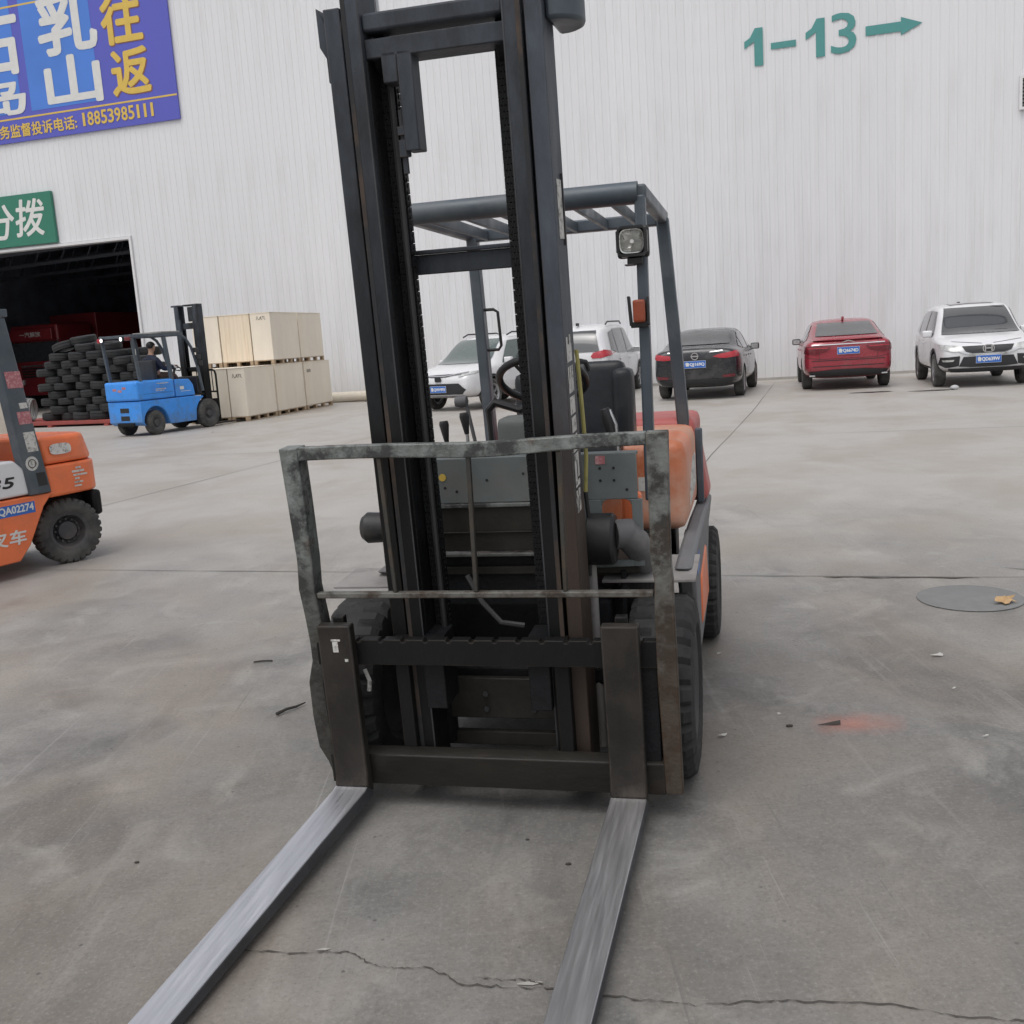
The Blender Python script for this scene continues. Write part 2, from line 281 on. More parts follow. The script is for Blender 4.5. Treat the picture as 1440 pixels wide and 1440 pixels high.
def text_mesh(name, s, x0, x1, z0, z1, y, m, parent, bold=0.0, depth=0.003, mtx=None, keep=False, shear=0.0):
    # flat lettering in the parent's x-z plane facing -y, fitted to the box; depth behind y
    cu = bpy.data.curves.new(name, 'FONT'); cu.body = s; cu.size = 1.0; cu.resolution_u = 3; cu.shear = shear
    t = bpy.data.objects.new(name, cu); COL.objects.link(t)
    dg = bpy.context.evaluated_depsgraph_get(); me = bpy.data.meshes.new_from_object(t.evaluated_get(dg))
    bpy.data.objects.remove(t); bpy.data.curves.remove(cu)
    xs = [v.co.x for v in me.vertices]; ys = [v.co.y for v in me.vertices]
    ax, bx, ay, by = min(xs), max(xs), min(ys), max(ys)
    sx = (x1-x0)/(bx-ax); sz = (z1-z0)/max(1e-4, by-ay)
    # weight: the outline laid down a few times, each copy shifted by a hair and 0.3 mm behind the last
    hz = (z1-z0)*bold
    sh = [(0, 0)]
    if bold: sh += [(hz, 0), (-hz, 0), (0, hz), (0, -hz), (hz*.7, hz*.7), (-hz*.7, hz*.7), (hz*.7, -hz*.7), (-hz*.7, -hz*.7)]
    bm = bmesh.new()
    for i, (ox, oz) in enumerate(sh):
        n0 = len(bm.verts); bm.from_mesh(me); bm.verts.ensure_lookup_table()
        for v in bm.verts[n0:]: v.co = Vector((x0+(v.co.x-ax)*sx+ox, y+.0003*i, z0+(v.co.y-ay)*sz+oz))
    bpy.data.meshes.remove(me)
    for f in bm.faces: f.smooth = False
    flip = [f for f in bm.faces if f.normal.y > 0]
    for f in bm.faces: f.normal_update()
    bmesh.ops.reverse_faces(bm, faces=[f for f in bm.faces if f.normal.y > 0])
    if mtx: bmesh.ops.transform(bm, matrix=mtx, verts=bm.verts)
    me = bpy.data.meshes.new(name); bm.to_mesh(me); bm.free(); me.materials.append(m)
    o = bpy.data.objects.new(name, me); COL.objects.link(o); o.parent = parent
    return o
# ================================================================ SETTING
def ground_material():
    m = bpy.data.materials.new('yard_concrete'); m.use_nodes = True
    t = m.node_tree; N = t.nodes; L = t.links; b = N['Principled BSDF']
    tc = N.new('ShaderNodeTexCoord')
    def mapped(rot=0, sc=(1, 1, 1)):
        mp = N.new('ShaderNodeMapping'); mp.inputs['Rotation'].default_value = (0, 0, rot); mp.inputs['Scale'].default_value = sc
        L.new(tc.outputs['Object'], mp.inputs[0]); return mp.outputs[0]
    def noise_(vec, scale, detail=8, rough=.62, dist=0):
        n = N.new('ShaderNodeTexNoise'); n.inputs['Scale'].default_value = scale; n.inputs['Detail'].default_value = detail
        n.inputs['Roughness'].default_value = rough; n.inputs['Distortion'].default_value = dist; L.new(vec, n.inputs['Vector']); return n.outputs['Fac']
    def rng(v, a, b2, c=0., d=1.):
        r = N.new('ShaderNodeMapRange'); r.clamp = True
        for k, x in zip(('From Min', 'From Max', 'To Min', 'To Max'), (a, b2, c, d)): r.inputs[k].default_value = x
        L.new(v, r.inputs['Value']); return r.outputs[0]
    def mix(f, a, c, blend='MIX'):
        x = N.new('ShaderNodeMix'); x.data_type = 'RGBA'; x.blend_type = blend
        if isinstance(f, float): x.inputs[0].default_value = f
        else: L.new(f, x.inputs[0])
        for i, v in ((6, a), (7, c)):
            if isinstance(v, tuple): x.inputs[i].default_value = (*v, 1)
            else: L.new(v, x.inputs[i])
        return x.outputs[2]
    def mul(a, k):
        x = N.new('ShaderNodeMath'); x.operation = 'MULTIPLY'; L.new(a, x.inputs[0])
        if isinstance(k, float): x.inputs[1].default_value = k
        else: L.new(k, x.inputs[1])
        return x.outputs[0]
    v0 = mapped()
    big = noise_(v0, 0.35, 6, .6); mid = noise_(v0, 1.6, 10, .68, .4); fine = noise_(v0, 22, 8, .7); grit = noise_(v0, 160, 3, .6)
    c = mix(rng(mid, .34, .66), (.150, .144, .135), (.265, .254, .238))
    c = mix(mul(rng(big, .40, .60), .70), c, (.100, .100, .098))
    c = mix(mul(rng(fine, .35, .75), .35), c, (.33, .32, .305))
    c = mix(mul(rng(grit, .52, .75), .35), c, (.10, .095, .09))
    # light gradient painted into the concrete, with oil near the forks and dust beyond
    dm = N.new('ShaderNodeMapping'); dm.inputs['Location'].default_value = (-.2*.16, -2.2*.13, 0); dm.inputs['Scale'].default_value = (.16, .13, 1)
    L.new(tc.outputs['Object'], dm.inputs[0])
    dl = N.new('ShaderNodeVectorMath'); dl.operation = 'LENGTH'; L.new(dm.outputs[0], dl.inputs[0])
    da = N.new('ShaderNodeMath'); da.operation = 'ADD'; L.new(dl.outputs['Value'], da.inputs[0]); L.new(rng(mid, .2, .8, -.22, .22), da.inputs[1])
    # oil and tyre stains
    st = noise_(mapped(.24, (1, .55, 1)), 1.1, 9, .66, .6)
    c = mix(mul(rng(st, .50, .64), .78), c, (.085, .083, .080))
    bl = noise_(mapped(1.1), 2.6, 8, .62, .8)
    c = mix(mul(rng(bl, .54, .70), .55), c, (.36, .35, .325))
    # scuffs dragged along the trucks' way and along the wall
    sc1 = noise_(mapped(.30, (7, .28, 1)), 2.2, 6, .7)
    c = mix(mul(rng(sc1, .58, .72), .35), c, (.36, .35, .335))
    sc2 = noise_(mapped(.30, (.22, 6, 1)), 1.6, 6, .7)
    c = mix(mul(rng(sc2, .56, .74), .30), c, (.12, .118, .114))
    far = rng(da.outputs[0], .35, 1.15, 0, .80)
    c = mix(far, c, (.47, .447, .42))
    # warm mud tint in broad patches, sharp grit, pits and fine straight scratches
    wt = noise_(mapped(.5, (1, .7, 1)), .75, 7, .6, .5)
    c = mix(mul(rng(wt, .45, .62), .42), c, (.295, .242, .192))
    gr = noise_(v0, 70, 6, .75)
    c = mix(mul(rng(gr, .54, .66), .32), c, (.42, .405, .38))
    c = mix(mul(rng(gr, .46, .34), .42), c, (.075, .07, .066))
    vo = N.new('ShaderNodeTexVoronoi'); vo.inputs['Scale'].default_value = 15; L.new(v0, vo.inputs['Vector'])
    c = mix(mul(mul(rng(vo.outputs['Distance'], .12, .05), rng(noise_(v0, 3.1, 4, .6), .52, .60)), .8), c, (.07, .066, .062))
    for an, a_, b3, k_, col_ in ((.30, .66, .71, .28, (.43, .42, .40)), (-.55, .665, .71, .25, (.42, .41, .39)), (.27, .655, .71, .4, (.10, .097, .092))):
        f3 = noise_(mapped(an, (26, .35, 1)), 1.7+an, 5, .6)
        c = mix(mul(rng(f3, a_, b3), k_), c, col_)
    # orange powder spot
    mp = N.new('ShaderNodeMapping'); mp.inputs['Location'].default_value = (-1.34*4.2, -3.92*6.5, 0); mp.inputs['Scale'].default_value = (4.2, 6.5, 1)
    L.new(tc.outputs['Object'], mp.inputs[0])
    ln = N.new('ShaderNodeVectorMath'); ln.operation = 'LENGTH'; L.new(mp.outputs[0], ln.inputs[0])
    ad = N.new('ShaderNodeMath'); ad.operation = 'ADD'; L.new(ln.outputs['Value'], ad.inputs[0]); L.new(rng(noise_(v0, 7, 6, .7), .2, .8, -.35, .35), ad.inputs[1])
    c = mix(rng(ad.outputs[0], .9, .1, 0, .36), c, (.62, .17, .10))
    L.new(c, b.inputs['Base Color'])
    L.new(rng(mid, .3, .7, .46, .66), b.inputs['Roughness'])
    b.inputs['Specular IOR Level'].default_value = .5
    bp = N.new('ShaderNodeBump'); bp.inputs['Strength'].default_value = .25; bp.inputs['Distance'].default_value = .006
    s = N.new('ShaderNodeMath'); s.operation = 'ADD'; L.new(fine, s.inputs[0]); L.new(mul(grit, .6), s.inputs[1])
    L.new(s.outputs[0], bp.inputs['Height']); L.new(bp.outputs[0], b.inputs['Normal'])
    return m
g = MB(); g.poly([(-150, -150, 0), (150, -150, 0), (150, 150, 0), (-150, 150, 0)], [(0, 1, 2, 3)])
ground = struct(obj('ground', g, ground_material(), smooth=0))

def ribbon(name, pts, w, m, z=0.004, jit=0.0, sub=6, rnd=0.6):
    # thin dark line lying on the ground, parented to it
    P = []
    for a, b in zip(pts, pts[1:]):
        for i in range(sub):
            f = i/sub; P.append((a[0]+(b[0]-a[0])*f + random.uniform(-jit, jit), a[1]+(b[1]-a[1])*f + random.uniform(-jit, jit)))
    P.append(pts[-1]); L_, R_ = [], []
    for i, p in enumerate(P):
        q, r = P[max(i-1, 0)], P[min(i+1, len(P)-1)]
        dx, dy = r[0]-q[0], r[1]-q[1]; l = sqrt(dx*dx+dy*dy) or 1
        ww = w*.5*(1+random.uniform(-rnd, rnd)); 
        if i in (0, len(P)-1): ww *= .2
        L_.append((p[0]-dy/l*ww, p[1]+dx/l*ww, z)); R_.append((p[0]+dy/l*ww, p[1]-dx/l*ww, z))
    n = len(P); b = MB(); b.poly(L_+R_, [(i, n+i, n+i+1, i+1) for i in range(n-1)])
    return obj(name, b, m, ground, smooth=0)
ribbon('crack', [(-0.887, 2.630), (-0.825, 2.599), (-0.670, 2.568), (-0.526, 2.558), (-0.464, 2.496), (-0.382, 2.465), (-0.309, 2.465), (-0.206, 2.383), (-0.113, 2.362), (0.010, 2.342), (0.144, 2.300), (0.289, 2.259), (0.371, 2.238), (0.516, 2.238), (0.629, 2.228), (0.825, 2.197), (0.939, 2.146), (1.104, 2.104), (1.444, 2.011)], .0034, M['crack'], jit=.0055, sub=9, rnd=.9)
ribbon('crack', [(-0.165, 2.403), (-0.103, 2.388), (-0.041, 2.383), (0.000, 2.357)], .003, M['crack'], jit=.004, sub=8, rnd=.9)
ribbon('crack', [(1.960, 6.313), (2.372, 6.168), (2.837, 6.045)], .02, M['crack'], jit=.012)
ribbon('crack', [(3.095, 6.241), (3.610, 5.838), (4.332, 5.570)], .014, M['crack'], jit=.02)
ribbon('expansion_joint', [(-9.284, 9.923), (-3.352, 8.066), (-1.630, 7.509), (1.372, 6.519), (3.084, 5.983), (9.284, 4.074)], .009, M['joint'], jit=.004)
ribbon('expansion_joint', [(-16.504, 20.836), (3.342, 14.802), (6.994, 13.688), (16.504, 10.779)], .012, M['joint'], jit=.006)
ribbon('expansion_joint', [(1.011, 7.839), (2.579, 12.852), (4.549, 18.773), (7.427, 27.851)], .010, M['joint'], jit=.006)
ribbon('expansion_joint', [(-5.364, 10.212), (-3.095, 16.917), (-0.619, 24.756)], .010, M['joint'], jit=.006)
M['chip'] = mat('chipped_concrete', (.36, .345, .32), .9, var=.15, vscale=30, bump=.2)
for (cx_, cy_, l_, w_) in ((-.60, 2.578, .028, .006), (-.035, 2.368, .045, .008)):
    b = MB(); P = [(cx_+l_*cos(2*pi*k/9)*random.uniform(.6, 1.1), cy_+w_*sin(2*pi*k/9)*random.uniform(.6, 1.2), .003) for k in range(9)]
    b.poly(P, [tuple(range(9))]); obj('chipped_edge', b, M['chip'], ground, smooth=0)
def patch(name, c, rx, ry, rot, m, n=28, wob=.12, z=.004):
    b = MB(); P = []
    for i in range(n):
        a = 2*pi*i/n; k = 1+random.uniform(-wob, wob); x, y = rx*cos(a)*k, ry*sin(a)*k
        P.append((c[0]+x*cos(rot)-y*sin(rot), c[1]+x*sin(rot)+y*cos(rot), z))
    b.poly(P, [tuple(range(n))]); return obj(name, b, m, ground, smooth=0)
patch('damp_patch', (7.788, 21.610), .45, .16, -.3, M['wet'])
patch('damp_patch', (8.819, 20.991), .45, .16, -.3, M['wet'])
mh = MB(); mh.lathe([(0, 0), (0, .28), (.004, .285), (.007, .28), (.007, 0)], 'z', seg=48, closed=False)
mho = tag(obj('manhole_cover', mh, M['iron'], loc=(2.578, 5.61, 0.001)), 'round flat grey manhole cover in the concrete with a dry leaf on it', 'manhole cover')

# ---------------------------------------------------------------- warehouse
WANG = radians(-17)
WROOT = (0, 30.875, -.057)
wh = thing('warehouse', 'big warehouse clad in white ribbed metal sheets with an open dark doorway', 'building', WROOT, WANG)
TOP = 14.0; DL, DR, DH = -21.0, -11.68, 5.33
def sheet(z0, z1, w=1.0, rib=.2, d=.010):
    b = MB(); pr = []
    for k in range(int(round(w/rib))):
        x = k*rib; pr += [(x, 0), (x+.135, 0), (x+.15, -d), (x+.185, -d)]
    pr.append((w, 0)); n = len(pr)
    b.poly([(p[0], p[1], z0) for p in pr]+[(p[0], p[1], z1) for p in pr], [(i, i+1, n+i+1, n+i) for i in range(n-1)])
    me = b.mesh('wall_sheet', M['wall'], smooth=0); return me
full, above, part = sheet(.12, TOP), sheet(DH+.1, TOP), sheet(.12, TOP, .6)
x = DR+.08
while x < 24: obj('wall_sheet', full, None, wh, loc=(x, 0, 0)); x += 1.0
x = DR+.08-1.0
while x > -26: 
    obj('wall_sheet', above if x > DL-.2 else full, None, wh, loc=(x, 0, 0)); x -= 1.0
b = MB(); b.box(-26, DL-.1, -.03, .25, -.05, .118); b.box(DR+.12, 24, -.03, .25, -.05, .118)
obj('wall_plinth', b, mat('plinth_concrete', (.42, .40, .37), .8, dirt=(.25, .23, .2), damt=.5), wh, smooth=0)
b = MB(); b.box(DR, DR+.075, -.07, .2, 0, DH+.09); b.box(DL-.075, DL, -.07, .2, 0, DH+.09); b.box(DL, DR-.001, -.07, .2, DH, DH+.085)
obj('door_frame', b, M['trim'], wh, smooth=0, bevel=.006)
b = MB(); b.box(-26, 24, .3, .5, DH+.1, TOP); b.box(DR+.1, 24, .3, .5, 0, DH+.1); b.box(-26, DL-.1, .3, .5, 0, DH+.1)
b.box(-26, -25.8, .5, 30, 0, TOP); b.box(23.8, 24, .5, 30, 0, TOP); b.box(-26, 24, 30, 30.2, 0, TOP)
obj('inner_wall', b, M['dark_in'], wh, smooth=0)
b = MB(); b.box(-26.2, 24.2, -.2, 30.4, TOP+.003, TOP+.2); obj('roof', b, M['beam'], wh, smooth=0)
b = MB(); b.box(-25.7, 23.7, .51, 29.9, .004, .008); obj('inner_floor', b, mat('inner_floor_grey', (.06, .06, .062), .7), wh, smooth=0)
for k in range(5):
    b = MB(); yy = 2.5+k*3.2
    b.bar((-25.5, yy, 6.4), (-6, yy, 6.9), .14, .22); b.bar((-25.5, yy, 5.4), (-6, yy, 5.9), .1, .12)
    for j in range(16): b.bar((-25+j*1.2, yy, 5.45+j*.03), (-24.4+j*1.2, yy, 6.4+j*.03), .05, .05)
    obj('roof_truss', b, M['beam'], wh, smooth=0)
# louvre vent at the right edge
v = thing('wall_vent', 'small white framed louvre vent high on the wall at the right edge', 'vent', WROOT, WANG)
b = MB(); X0, X1, Z0, Z1 = 13.12, 14.0, 6.08, 6.84
for q in ((X0, X0+.06, Z0, Z1), (X1-.06, X1, Z0, Z1), (X0+.06, X1-.06, Z0, Z0+.06), (X0+.06, X1-.06, Z1-.06, Z1)): b.box(q[0], q[1], -.10, -.024, q[2], q[3])
obj('vent_frame', b, M['trim'], v, smooth=0)
b = MB(); b.box(X0+.06, X1-.06, -.03, -.025, Z0+.06, Z1-.06); obj('vent_back', b, M['trim_black'], v, smooth=0)
for k in range(8):
    b = MB(); z = Z0+.085+k*.082; b.hexa([(X0+.06, -.09, z), (X1-.06, -.09, z), (X1-.06, -.04, z+.05), (X0+.06, -.04, z+.05)], [(X0+.06, -.09, z+.012), (X1-.06, -.09, z+.012), (X1-.06, -.04, z+.062), (X0+.06, -.04, z+.062)])
    obj('slat', b, M['grey_plastic'], v, smooth=0)

# blue hanging banner
bn = thing('banner', 'large blue banner with white and yellow Chinese characters on the white wall', 'banner', WROOT, WANG)  # sign edges and lettering from here taken from image pixels cast onto the wall
b = MB(); b.box(-19.2, -9.39, -.075, -.024, 8.58, 13.4); obj('banner_sheet', b, M['banner'], bn, smooth=0)
b = MB(); b.box(-14.55, -12.05, -.079, -.0755, 9.42, 13.4); b.box(-17.4, -14.9, -.079, -.0755, 9.42, 13.4); obj('colour_band', b, M['banner_mid'], bn, smooth=0)
b = MB(); b.box(-19.2, -9.40, -.080, -.0755, 9.24, 9.29); b.box(-19.2, -9.40, -.080, -.0755, 12.45, 12.50); obj('gold_line', b, M['gold'], bn, smooth=0)
YB = -.088
for ch, x0, x1, z0, z1 in (('乳', -13.92, -11.90, 10.92, 12.55), ('山', -13.88, -11.95, 9.45, 10.80), ('石', -16.85, -14.72, 10.60, 12.2), ('岛', -16.9, -14.72, 9.42, 10.42)):
    text_mesh('character', ch, x0, x1, z0, z1, YB, M['white'], bn, bold=.034)
for ch, x0, x1, z0, z1 in (('往', -11.66, -10.33, 10.92, 12.25), ('返', -11.52, -10.24, 9.48, 10.72)):
    text_mesh('character_shadow', ch, x0+.03, x1+.03, z0-.03, z1-.03, YB+.006, M['gold_shade'], bn, bold=.03, depth=.002)
    text_mesh('character', ch, x0, x1, z0, z1, YB, M['gold'], bn, bold=.030)
text_mesh('lettering', '服务监督投诉电话:', -16.25, -12.98, 8.72, 9.10, YB, M['gold'], bn, bold=.025)
for k_, ch in enumerate('18853985111'):
    c_ = -12.83+.2418*(k_+.5); h_ = .042 if ch == '1' else .098
    text_mesh('digit', ch, c_-h_, c_+h_, 8.76, 9.14, YB, M['gold'], bn, bold=.03 if ch != '1' else .012)
# green sign
sg = thing('sign_board', 'green sign board with white brush characters above the dark doorway', 'sign', WROOT, WANG)
b = MB(); b.box(-19.5, -14.26, -.13, -.024, 5.46, 7.02); obj('sign_panel', b, M['green'], sg, smooth=0, bevel=.01)
text_mesh('character', '分', -16.95, -15.75, 5.70, 6.75, -.137, M['white'], sg, bold=.020, shear=.15)
text_mesh('character', '拨', -15.70, -14.58, 5.74, 6.84, -.137, M['white'], sg, bold=.020, shear=.15)
# 1-13 arrow
nm = thing('wall_lettering', 'teal figures 1-13 and a right pointing arrow painted on the wall', 'lettering', WROOT, WANG)
yy = -.027
b = MB(); b.prism([(6.86, 8.46), (7.00, 8.54), (7.12, 8.75), (7.31, 8.75), (7.31, 7.86), (7.10, 7.86), (7.10, 8.44), (6.86, 8.29)], 'y', yy, yy+.004); obj('figure', b, M['teal'], nm, smooth=0)
b = MB(); b.prism([(8.33, 8.47), (8.47, 8.55), (8.59, 8.76), (8.78, 8.76), (8.78, 7.87), (8.57, 7.87), (8.57, 8.45), (8.33, 8.30)], 'y', yy, yy+.004); obj('figure', b, M['teal'], nm, smooth=0)
b = MB(); b.box(7.50, 8.10, yy, yy+.004, 8.20, 8.35); obj('dash', b, M['teal'], nm, smooth=0)
text_mesh('figure', '3', 8.93, 9.50, 7.89, 8.80, yy, M['teal'], nm, bold=.012, depth=.004)
b = MB(); b.prism([(9.72, 8.20), (10.52, 8.20), (10.52, 8.11), (11.0, 8.33), (10.52, 8.52), (10.52, 8.42), (9.72, 8.42)], 'y', yy, yy+.004); obj('arrow', b, M['teal'], nm, smooth=0)
for o_ in (wh, v, bn, sg, nm): o_.scale = (1.0676, 1.0676, 1.0676)  # whole wall group scaled about the camera and so pushed back from it
# ================================================================ MAIN FORKLIFT (x right, y to the rear, z up; mast pieces in the tilted mast frame)
FX, FY, FYAW, TAU, Z00 = -0.1157, 3.2936, 0.2421, -0.0652, 0.0126
fl = thing('forklift', 'worn orange and grey forklift in the middle with tall black mast and bare forks', 'forklift', (FX, FY, .05), -FYAW)
MM = Matrix.Translation((0, 0, Z00)) @ Matrix.Rotation(-TAU, 4, 'X')
def mo(name, b, m, smooth=.6, bevel=.004, parent=None):
    b.xf(MM); return obj(name, b, m, parent or fl, smooth, bevel)
MC = -.026
def chan(b, x0, x1, web_side, y0, y1, h0, h1, tf=.024, tw=.022):
    # I/C section: front flange, web, rear flange
    wx0, wx1 = (x0, x0+tw) if web_side < 0 else (x1-tw, x1)
    P = [(x0, y0), (x1, y0), (x1, y0+tf)]
    if web_side < 0: P += [(wx1, y0+tf), (wx1, y1-tf), (x1, y1-tf), (x1, y1), (x0, y1)]
    else: P = [(x0, y0), (x1, y0), (x1, y1), (x0, y1), (x0, y1-tf), (wx0, y1-tf), (wx0, y0+tf), (x0, y0+tf)]
    b.prism(P, 'z', h0, h1)
for s in (-1, 1):
    o0, o1 = sorted((MC+s*.288, MC+s*.342)); i0, i1 = sorted((MC+s*.222, MC+s*.279))
    b = MB(); chan(b, o0, o1, s, .135, .315, .03, 2.60)
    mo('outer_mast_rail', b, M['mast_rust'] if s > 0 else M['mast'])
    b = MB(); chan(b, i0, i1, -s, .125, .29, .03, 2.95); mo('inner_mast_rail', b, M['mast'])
    b = MB(); b.box(*sorted((MC+s*.2225, MC+s*.2275)), .1235, .1248, .10, 2.9); mo('rubbed_edge', b, M['rub'], bevel=0)
    b = MB(); b.box(*sorted((MC+s*.264, MC+s*.2785)), .1238, .1248, .10, 2.9); mo('rust_streak', b, M['rust_streak'], bevel=0)
    for h_ in (1.80, 1.835, .20, .28):
        b = MB(); b.cyl((MC+s*.26, .312, h_), (MC+s*.26, .318, h_), .012, 6); mo('bolt_head', b, M['rub'], bevel=0)
    # top bracket with guide roller
    b = MB()
    if s < 0: b.prism([(MC-.35, .20), (MC-.372, .20), (MC-.372, .30), (MC-.35, .30)], 'z', 2.40, 2.6); b.prism([(MC-.342, 2.555), (MC-.375, 2.615), (MC-.375, 2.50), (MC-.342, 2.44)], 'y', .16, .30)
    else: b.box(MC+.343, MC+.352, .20, .30, 2.50, 2.62)
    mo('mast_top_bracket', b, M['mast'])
    b = MB(); b.cyl((MC+s*.285, .19, 2.54), (MC+s*.325, .19, 2.54), .055, 20); mo('guide_roller', b, M['rim_dark'], bevel=.005)
    # lift cylinder and its rod behind the rail, lift chain
    b = MB(); b.cyl((MC+s*.250, .345, .06), (MC+s*.250, .345, 1.55), .046, 18); b.cyl((MC+s*.255, .36, 1.55), (MC+s*.255, .36, 1.60), .043, 18)
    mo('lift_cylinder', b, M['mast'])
    b = MB(); b.cyl((MC+s*.255, .36, 1.58), (MC+s*.255, .36, 2.7), .021, 14); mo('lift_rod', b, M['chrome'])
    b = MB(); k = 0; h = .35
    while h < 2.46:        # leaf chain: plates in two interleaved sets, a pin through each overlap
        for n_ in range(4):
            ox = -.024+n_*.0125+(.00625 if k % 2 else 0)
            b.box(MC+s*.190+ox, MC+s*.190+ox+.0055, .243, .283, h, h+.036)
        b.cyl((MC+s*.190-.027, .263, h+.005), (MC+s*.190+.028, .263, h+.005), .0075, 6)
        h += .0195; k += 1
    mo('lift_chain', b, M['grease'], bevel=0)
    b = MB(); b.box(*sorted((MC+s*.218, MC+s*.232)), .15, .30, .30, 2.44); mo('rail_liner', b, M['grease'])
    b = MB(); b.cyl((MC+s*.18, .255, 2.47), (MC+s*.215, .255, 2.47), .065, 22); mo('chain_sheave', b, M['grease'])
    b = MB(); b.box(*sorted((MC+s*.15, MC+s*.225)), .09, .24, .30, .56); mo('carriage_side_plate', b, M['grease'])
b = MB(); b.tube([(MC-.176, .222, .5), (MC-.176, .222, 2.42)], .011, 8); mo('hydraulic_hose', b, M['hose'], bevel=0)
# right-hand top round plate (hose pulley cover)
b = MB(); P = []
for k in range(25):
    a = -pi/2 + pi*k/24; P.append((MC+.36+.085*cos(a)*1.0, .30+.12*sin(a)))
b.prism([(MC+.343, .42), (MC+.343, .18)] + P, 'z', 2.495, 2.60); mo('hose_guide_cover', b, M['guard'], bevel=.012)
# cross members
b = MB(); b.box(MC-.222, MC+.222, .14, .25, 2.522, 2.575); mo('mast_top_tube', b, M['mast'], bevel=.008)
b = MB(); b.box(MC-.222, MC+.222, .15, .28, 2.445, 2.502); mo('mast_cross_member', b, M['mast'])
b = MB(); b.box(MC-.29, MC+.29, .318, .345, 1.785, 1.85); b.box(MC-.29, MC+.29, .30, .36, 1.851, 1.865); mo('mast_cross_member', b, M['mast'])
b = MB(); b.box(MC-.29, MC+.29, .318, .345, .16, .32); mo('mast_cross_member', b, M['plate_dark'])
b = MB(); b.box(MC-.29, MC+.29, .33, .36, .045, .10); mo('mast_cross_member', b, M['plate_dark'])
# hanging chain anchor
b = MB(); b.box(-.150, -.102, .15, .23, 2.165, 2.46); b.box(-.20, -.1505, .15, .23, 2.37, 2.46)
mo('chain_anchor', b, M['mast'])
b = MB(); b.cyl((-.158, .17, 2.10), (-.158, .17, 2.29), .010, 8); b.cyl((-.158, .17, 2.15), (-.158, .17, 2.20), .021, 6); b.cyl((-.158, .17, 2.215), (-.158, .17, 2.24), .021, 6); mo('anchor_bolt', b, M['mast'], bevel=0)
# stickers on the right-hand outer rail side
b = MB(); b.box(MC+.3425, MC+.3445, .185, .255, 1.86, 2.04); mo('rating_plate', b, M['white_worn'], bevel=0)
b = MB(); b.box(MC+.3425, MC+.349, .26, .27, 1.84, 2.06); mo('plate_edge', b, M['mast'], bevel=0)
def strip(x): return [(MC+x, 0)]
b = MB(); X = MC+.3428
hh = 1.54
def q(y0, y1, h0, h1): b.box(X, X+.0015, .165+y0*.085, .165+y1*.085, h0, h1)
q(.0, 1, 1.475, 1.53); q(0, .25, 1.53, 1.555); q(.62, .9, 1.53, 1.56)
q(0, .2, 1.375, 1.46); q(.38, .62, 1.375, 1.46); q(.2, 1, 1.375, 1.42); q(.8, 1, 1.42, 1.46)
q(0, 1, 1.305, 1.362); q(.1, 1, 1.245, 1.295); q(0, .25, 1.19, 1.235); q(.4, .6, 1.19, 1.235); q(.75, 1, 1.19, 1.235); q(0, 1, 1.18, 1.192)
q(.1, .45, 1.07, 1.17); q(.7, 1, 1.09, 1.15); q(.1, 1, 1.15, 1.172); q(.1, 1, 1.062, 1.08)
q(0, .9, 1.01, 1.03); q(.1, .35, .975, 1.05); q(.55, .9, .975, 1.05)
mo('mast_lettering', b, M['white_worn'], smooth=0, bevel=0)
b = MB(); b.tube([(.298, .36, 1.53), (.302, .36, 1.45), (.308, .36, 1.31), (.313, .36, 1.16), (.304, .36, 1.03)], .0075, 8); obj('hose', b, M['yellow_hose'], fl, .7)
b = MB(); b.tube([(.304, .36, 1.03), (.308, .37, .94), (.30, .38, .72)], .008, 8); obj('hose', b, M['hose'], fl, .7)
b = MB(); b.cyl((.312, .40, .06), (.306, .40, .76), .017, 12); obj('vertical_pipe', b, M['fender_top'], fl, .7)
b = MB(); b.tube([(.300, .40, 1.49), (.318, .42, 1.485), (.325, .44, 1.455)], .009, 8); obj('hose', b, M['hose'], fl, .7)

# ---- carriage, forks, load backrest
LXL, LXR = -.034, -.016
def fork(xc, lx, name='fork', bm_='blade'):
    b = MB(); w = .0615; tl = 1.50
    # side profile in (y, h) -- shank leans with the mast, blade stays flat on the ground
    t = TAU
    def sh(y, h): v = MM @ Vector((0, y, h)); return (v.y, v.z)
    P = [sh(0, .64), sh(0, .075)]
    y0, z0 = sh(0, .02); P += [(y0-.012, .052), (y0-.035, .046), (-tl+.25, -.002), (-tl, -.022), (-tl-.01, -.034), (-tl+.02, -.044), (.03, -.004), (.047, .012)]
    P += [sh(.045, .05), sh(.045, .64)]
    n = len(P)
    # split in blade and shank so that each has its own finish
    b.prism([P[0], P[1], P[2], P[-3], P[-2], P[-1]], 'x', xc-w, xc+w)
    f = obj(name, b, M['shank'], fl, .5, .006)
    c = MB(); ww = w
    Q = [P[2], P[3], P[4], P[5], P[6], P[7], P[8], P[9]]
    lo, hi = [], []
    for (y, z) in Q:
        k = 1.0 if y > -tl+.4 else (.72 if y < -tl+.02 else .9)
        off = lx*max(0, -y)
        lo.append((xc-ww*k+off, y, z)); hi.append((xc+ww*k+off, y, z))
    m = len(Q); c.poly(lo+hi, [tuple(range(m))[::-1], tuple(range(m, 2*m))]+[(i, (i+1) % m, m+(i+1) % m, m+i) for i in range(m)])
    bo_ = obj('fork_blade', c, M[bm_], f, .5, .004); bo_.data.materials.append(M['blade_side'])
    for p_ in bo_.data.polygons:
        if abs(p_.normal.x) > .7 or p_.normal.z < -.5: p_.material_index = 1
    k = MB(); k.box(xc-.02, xc+.02, .05, .085, .60, .655); k.xf(MM); obj('fork_lock_pin', k, M['mast'], f, .5, .004)
    return f
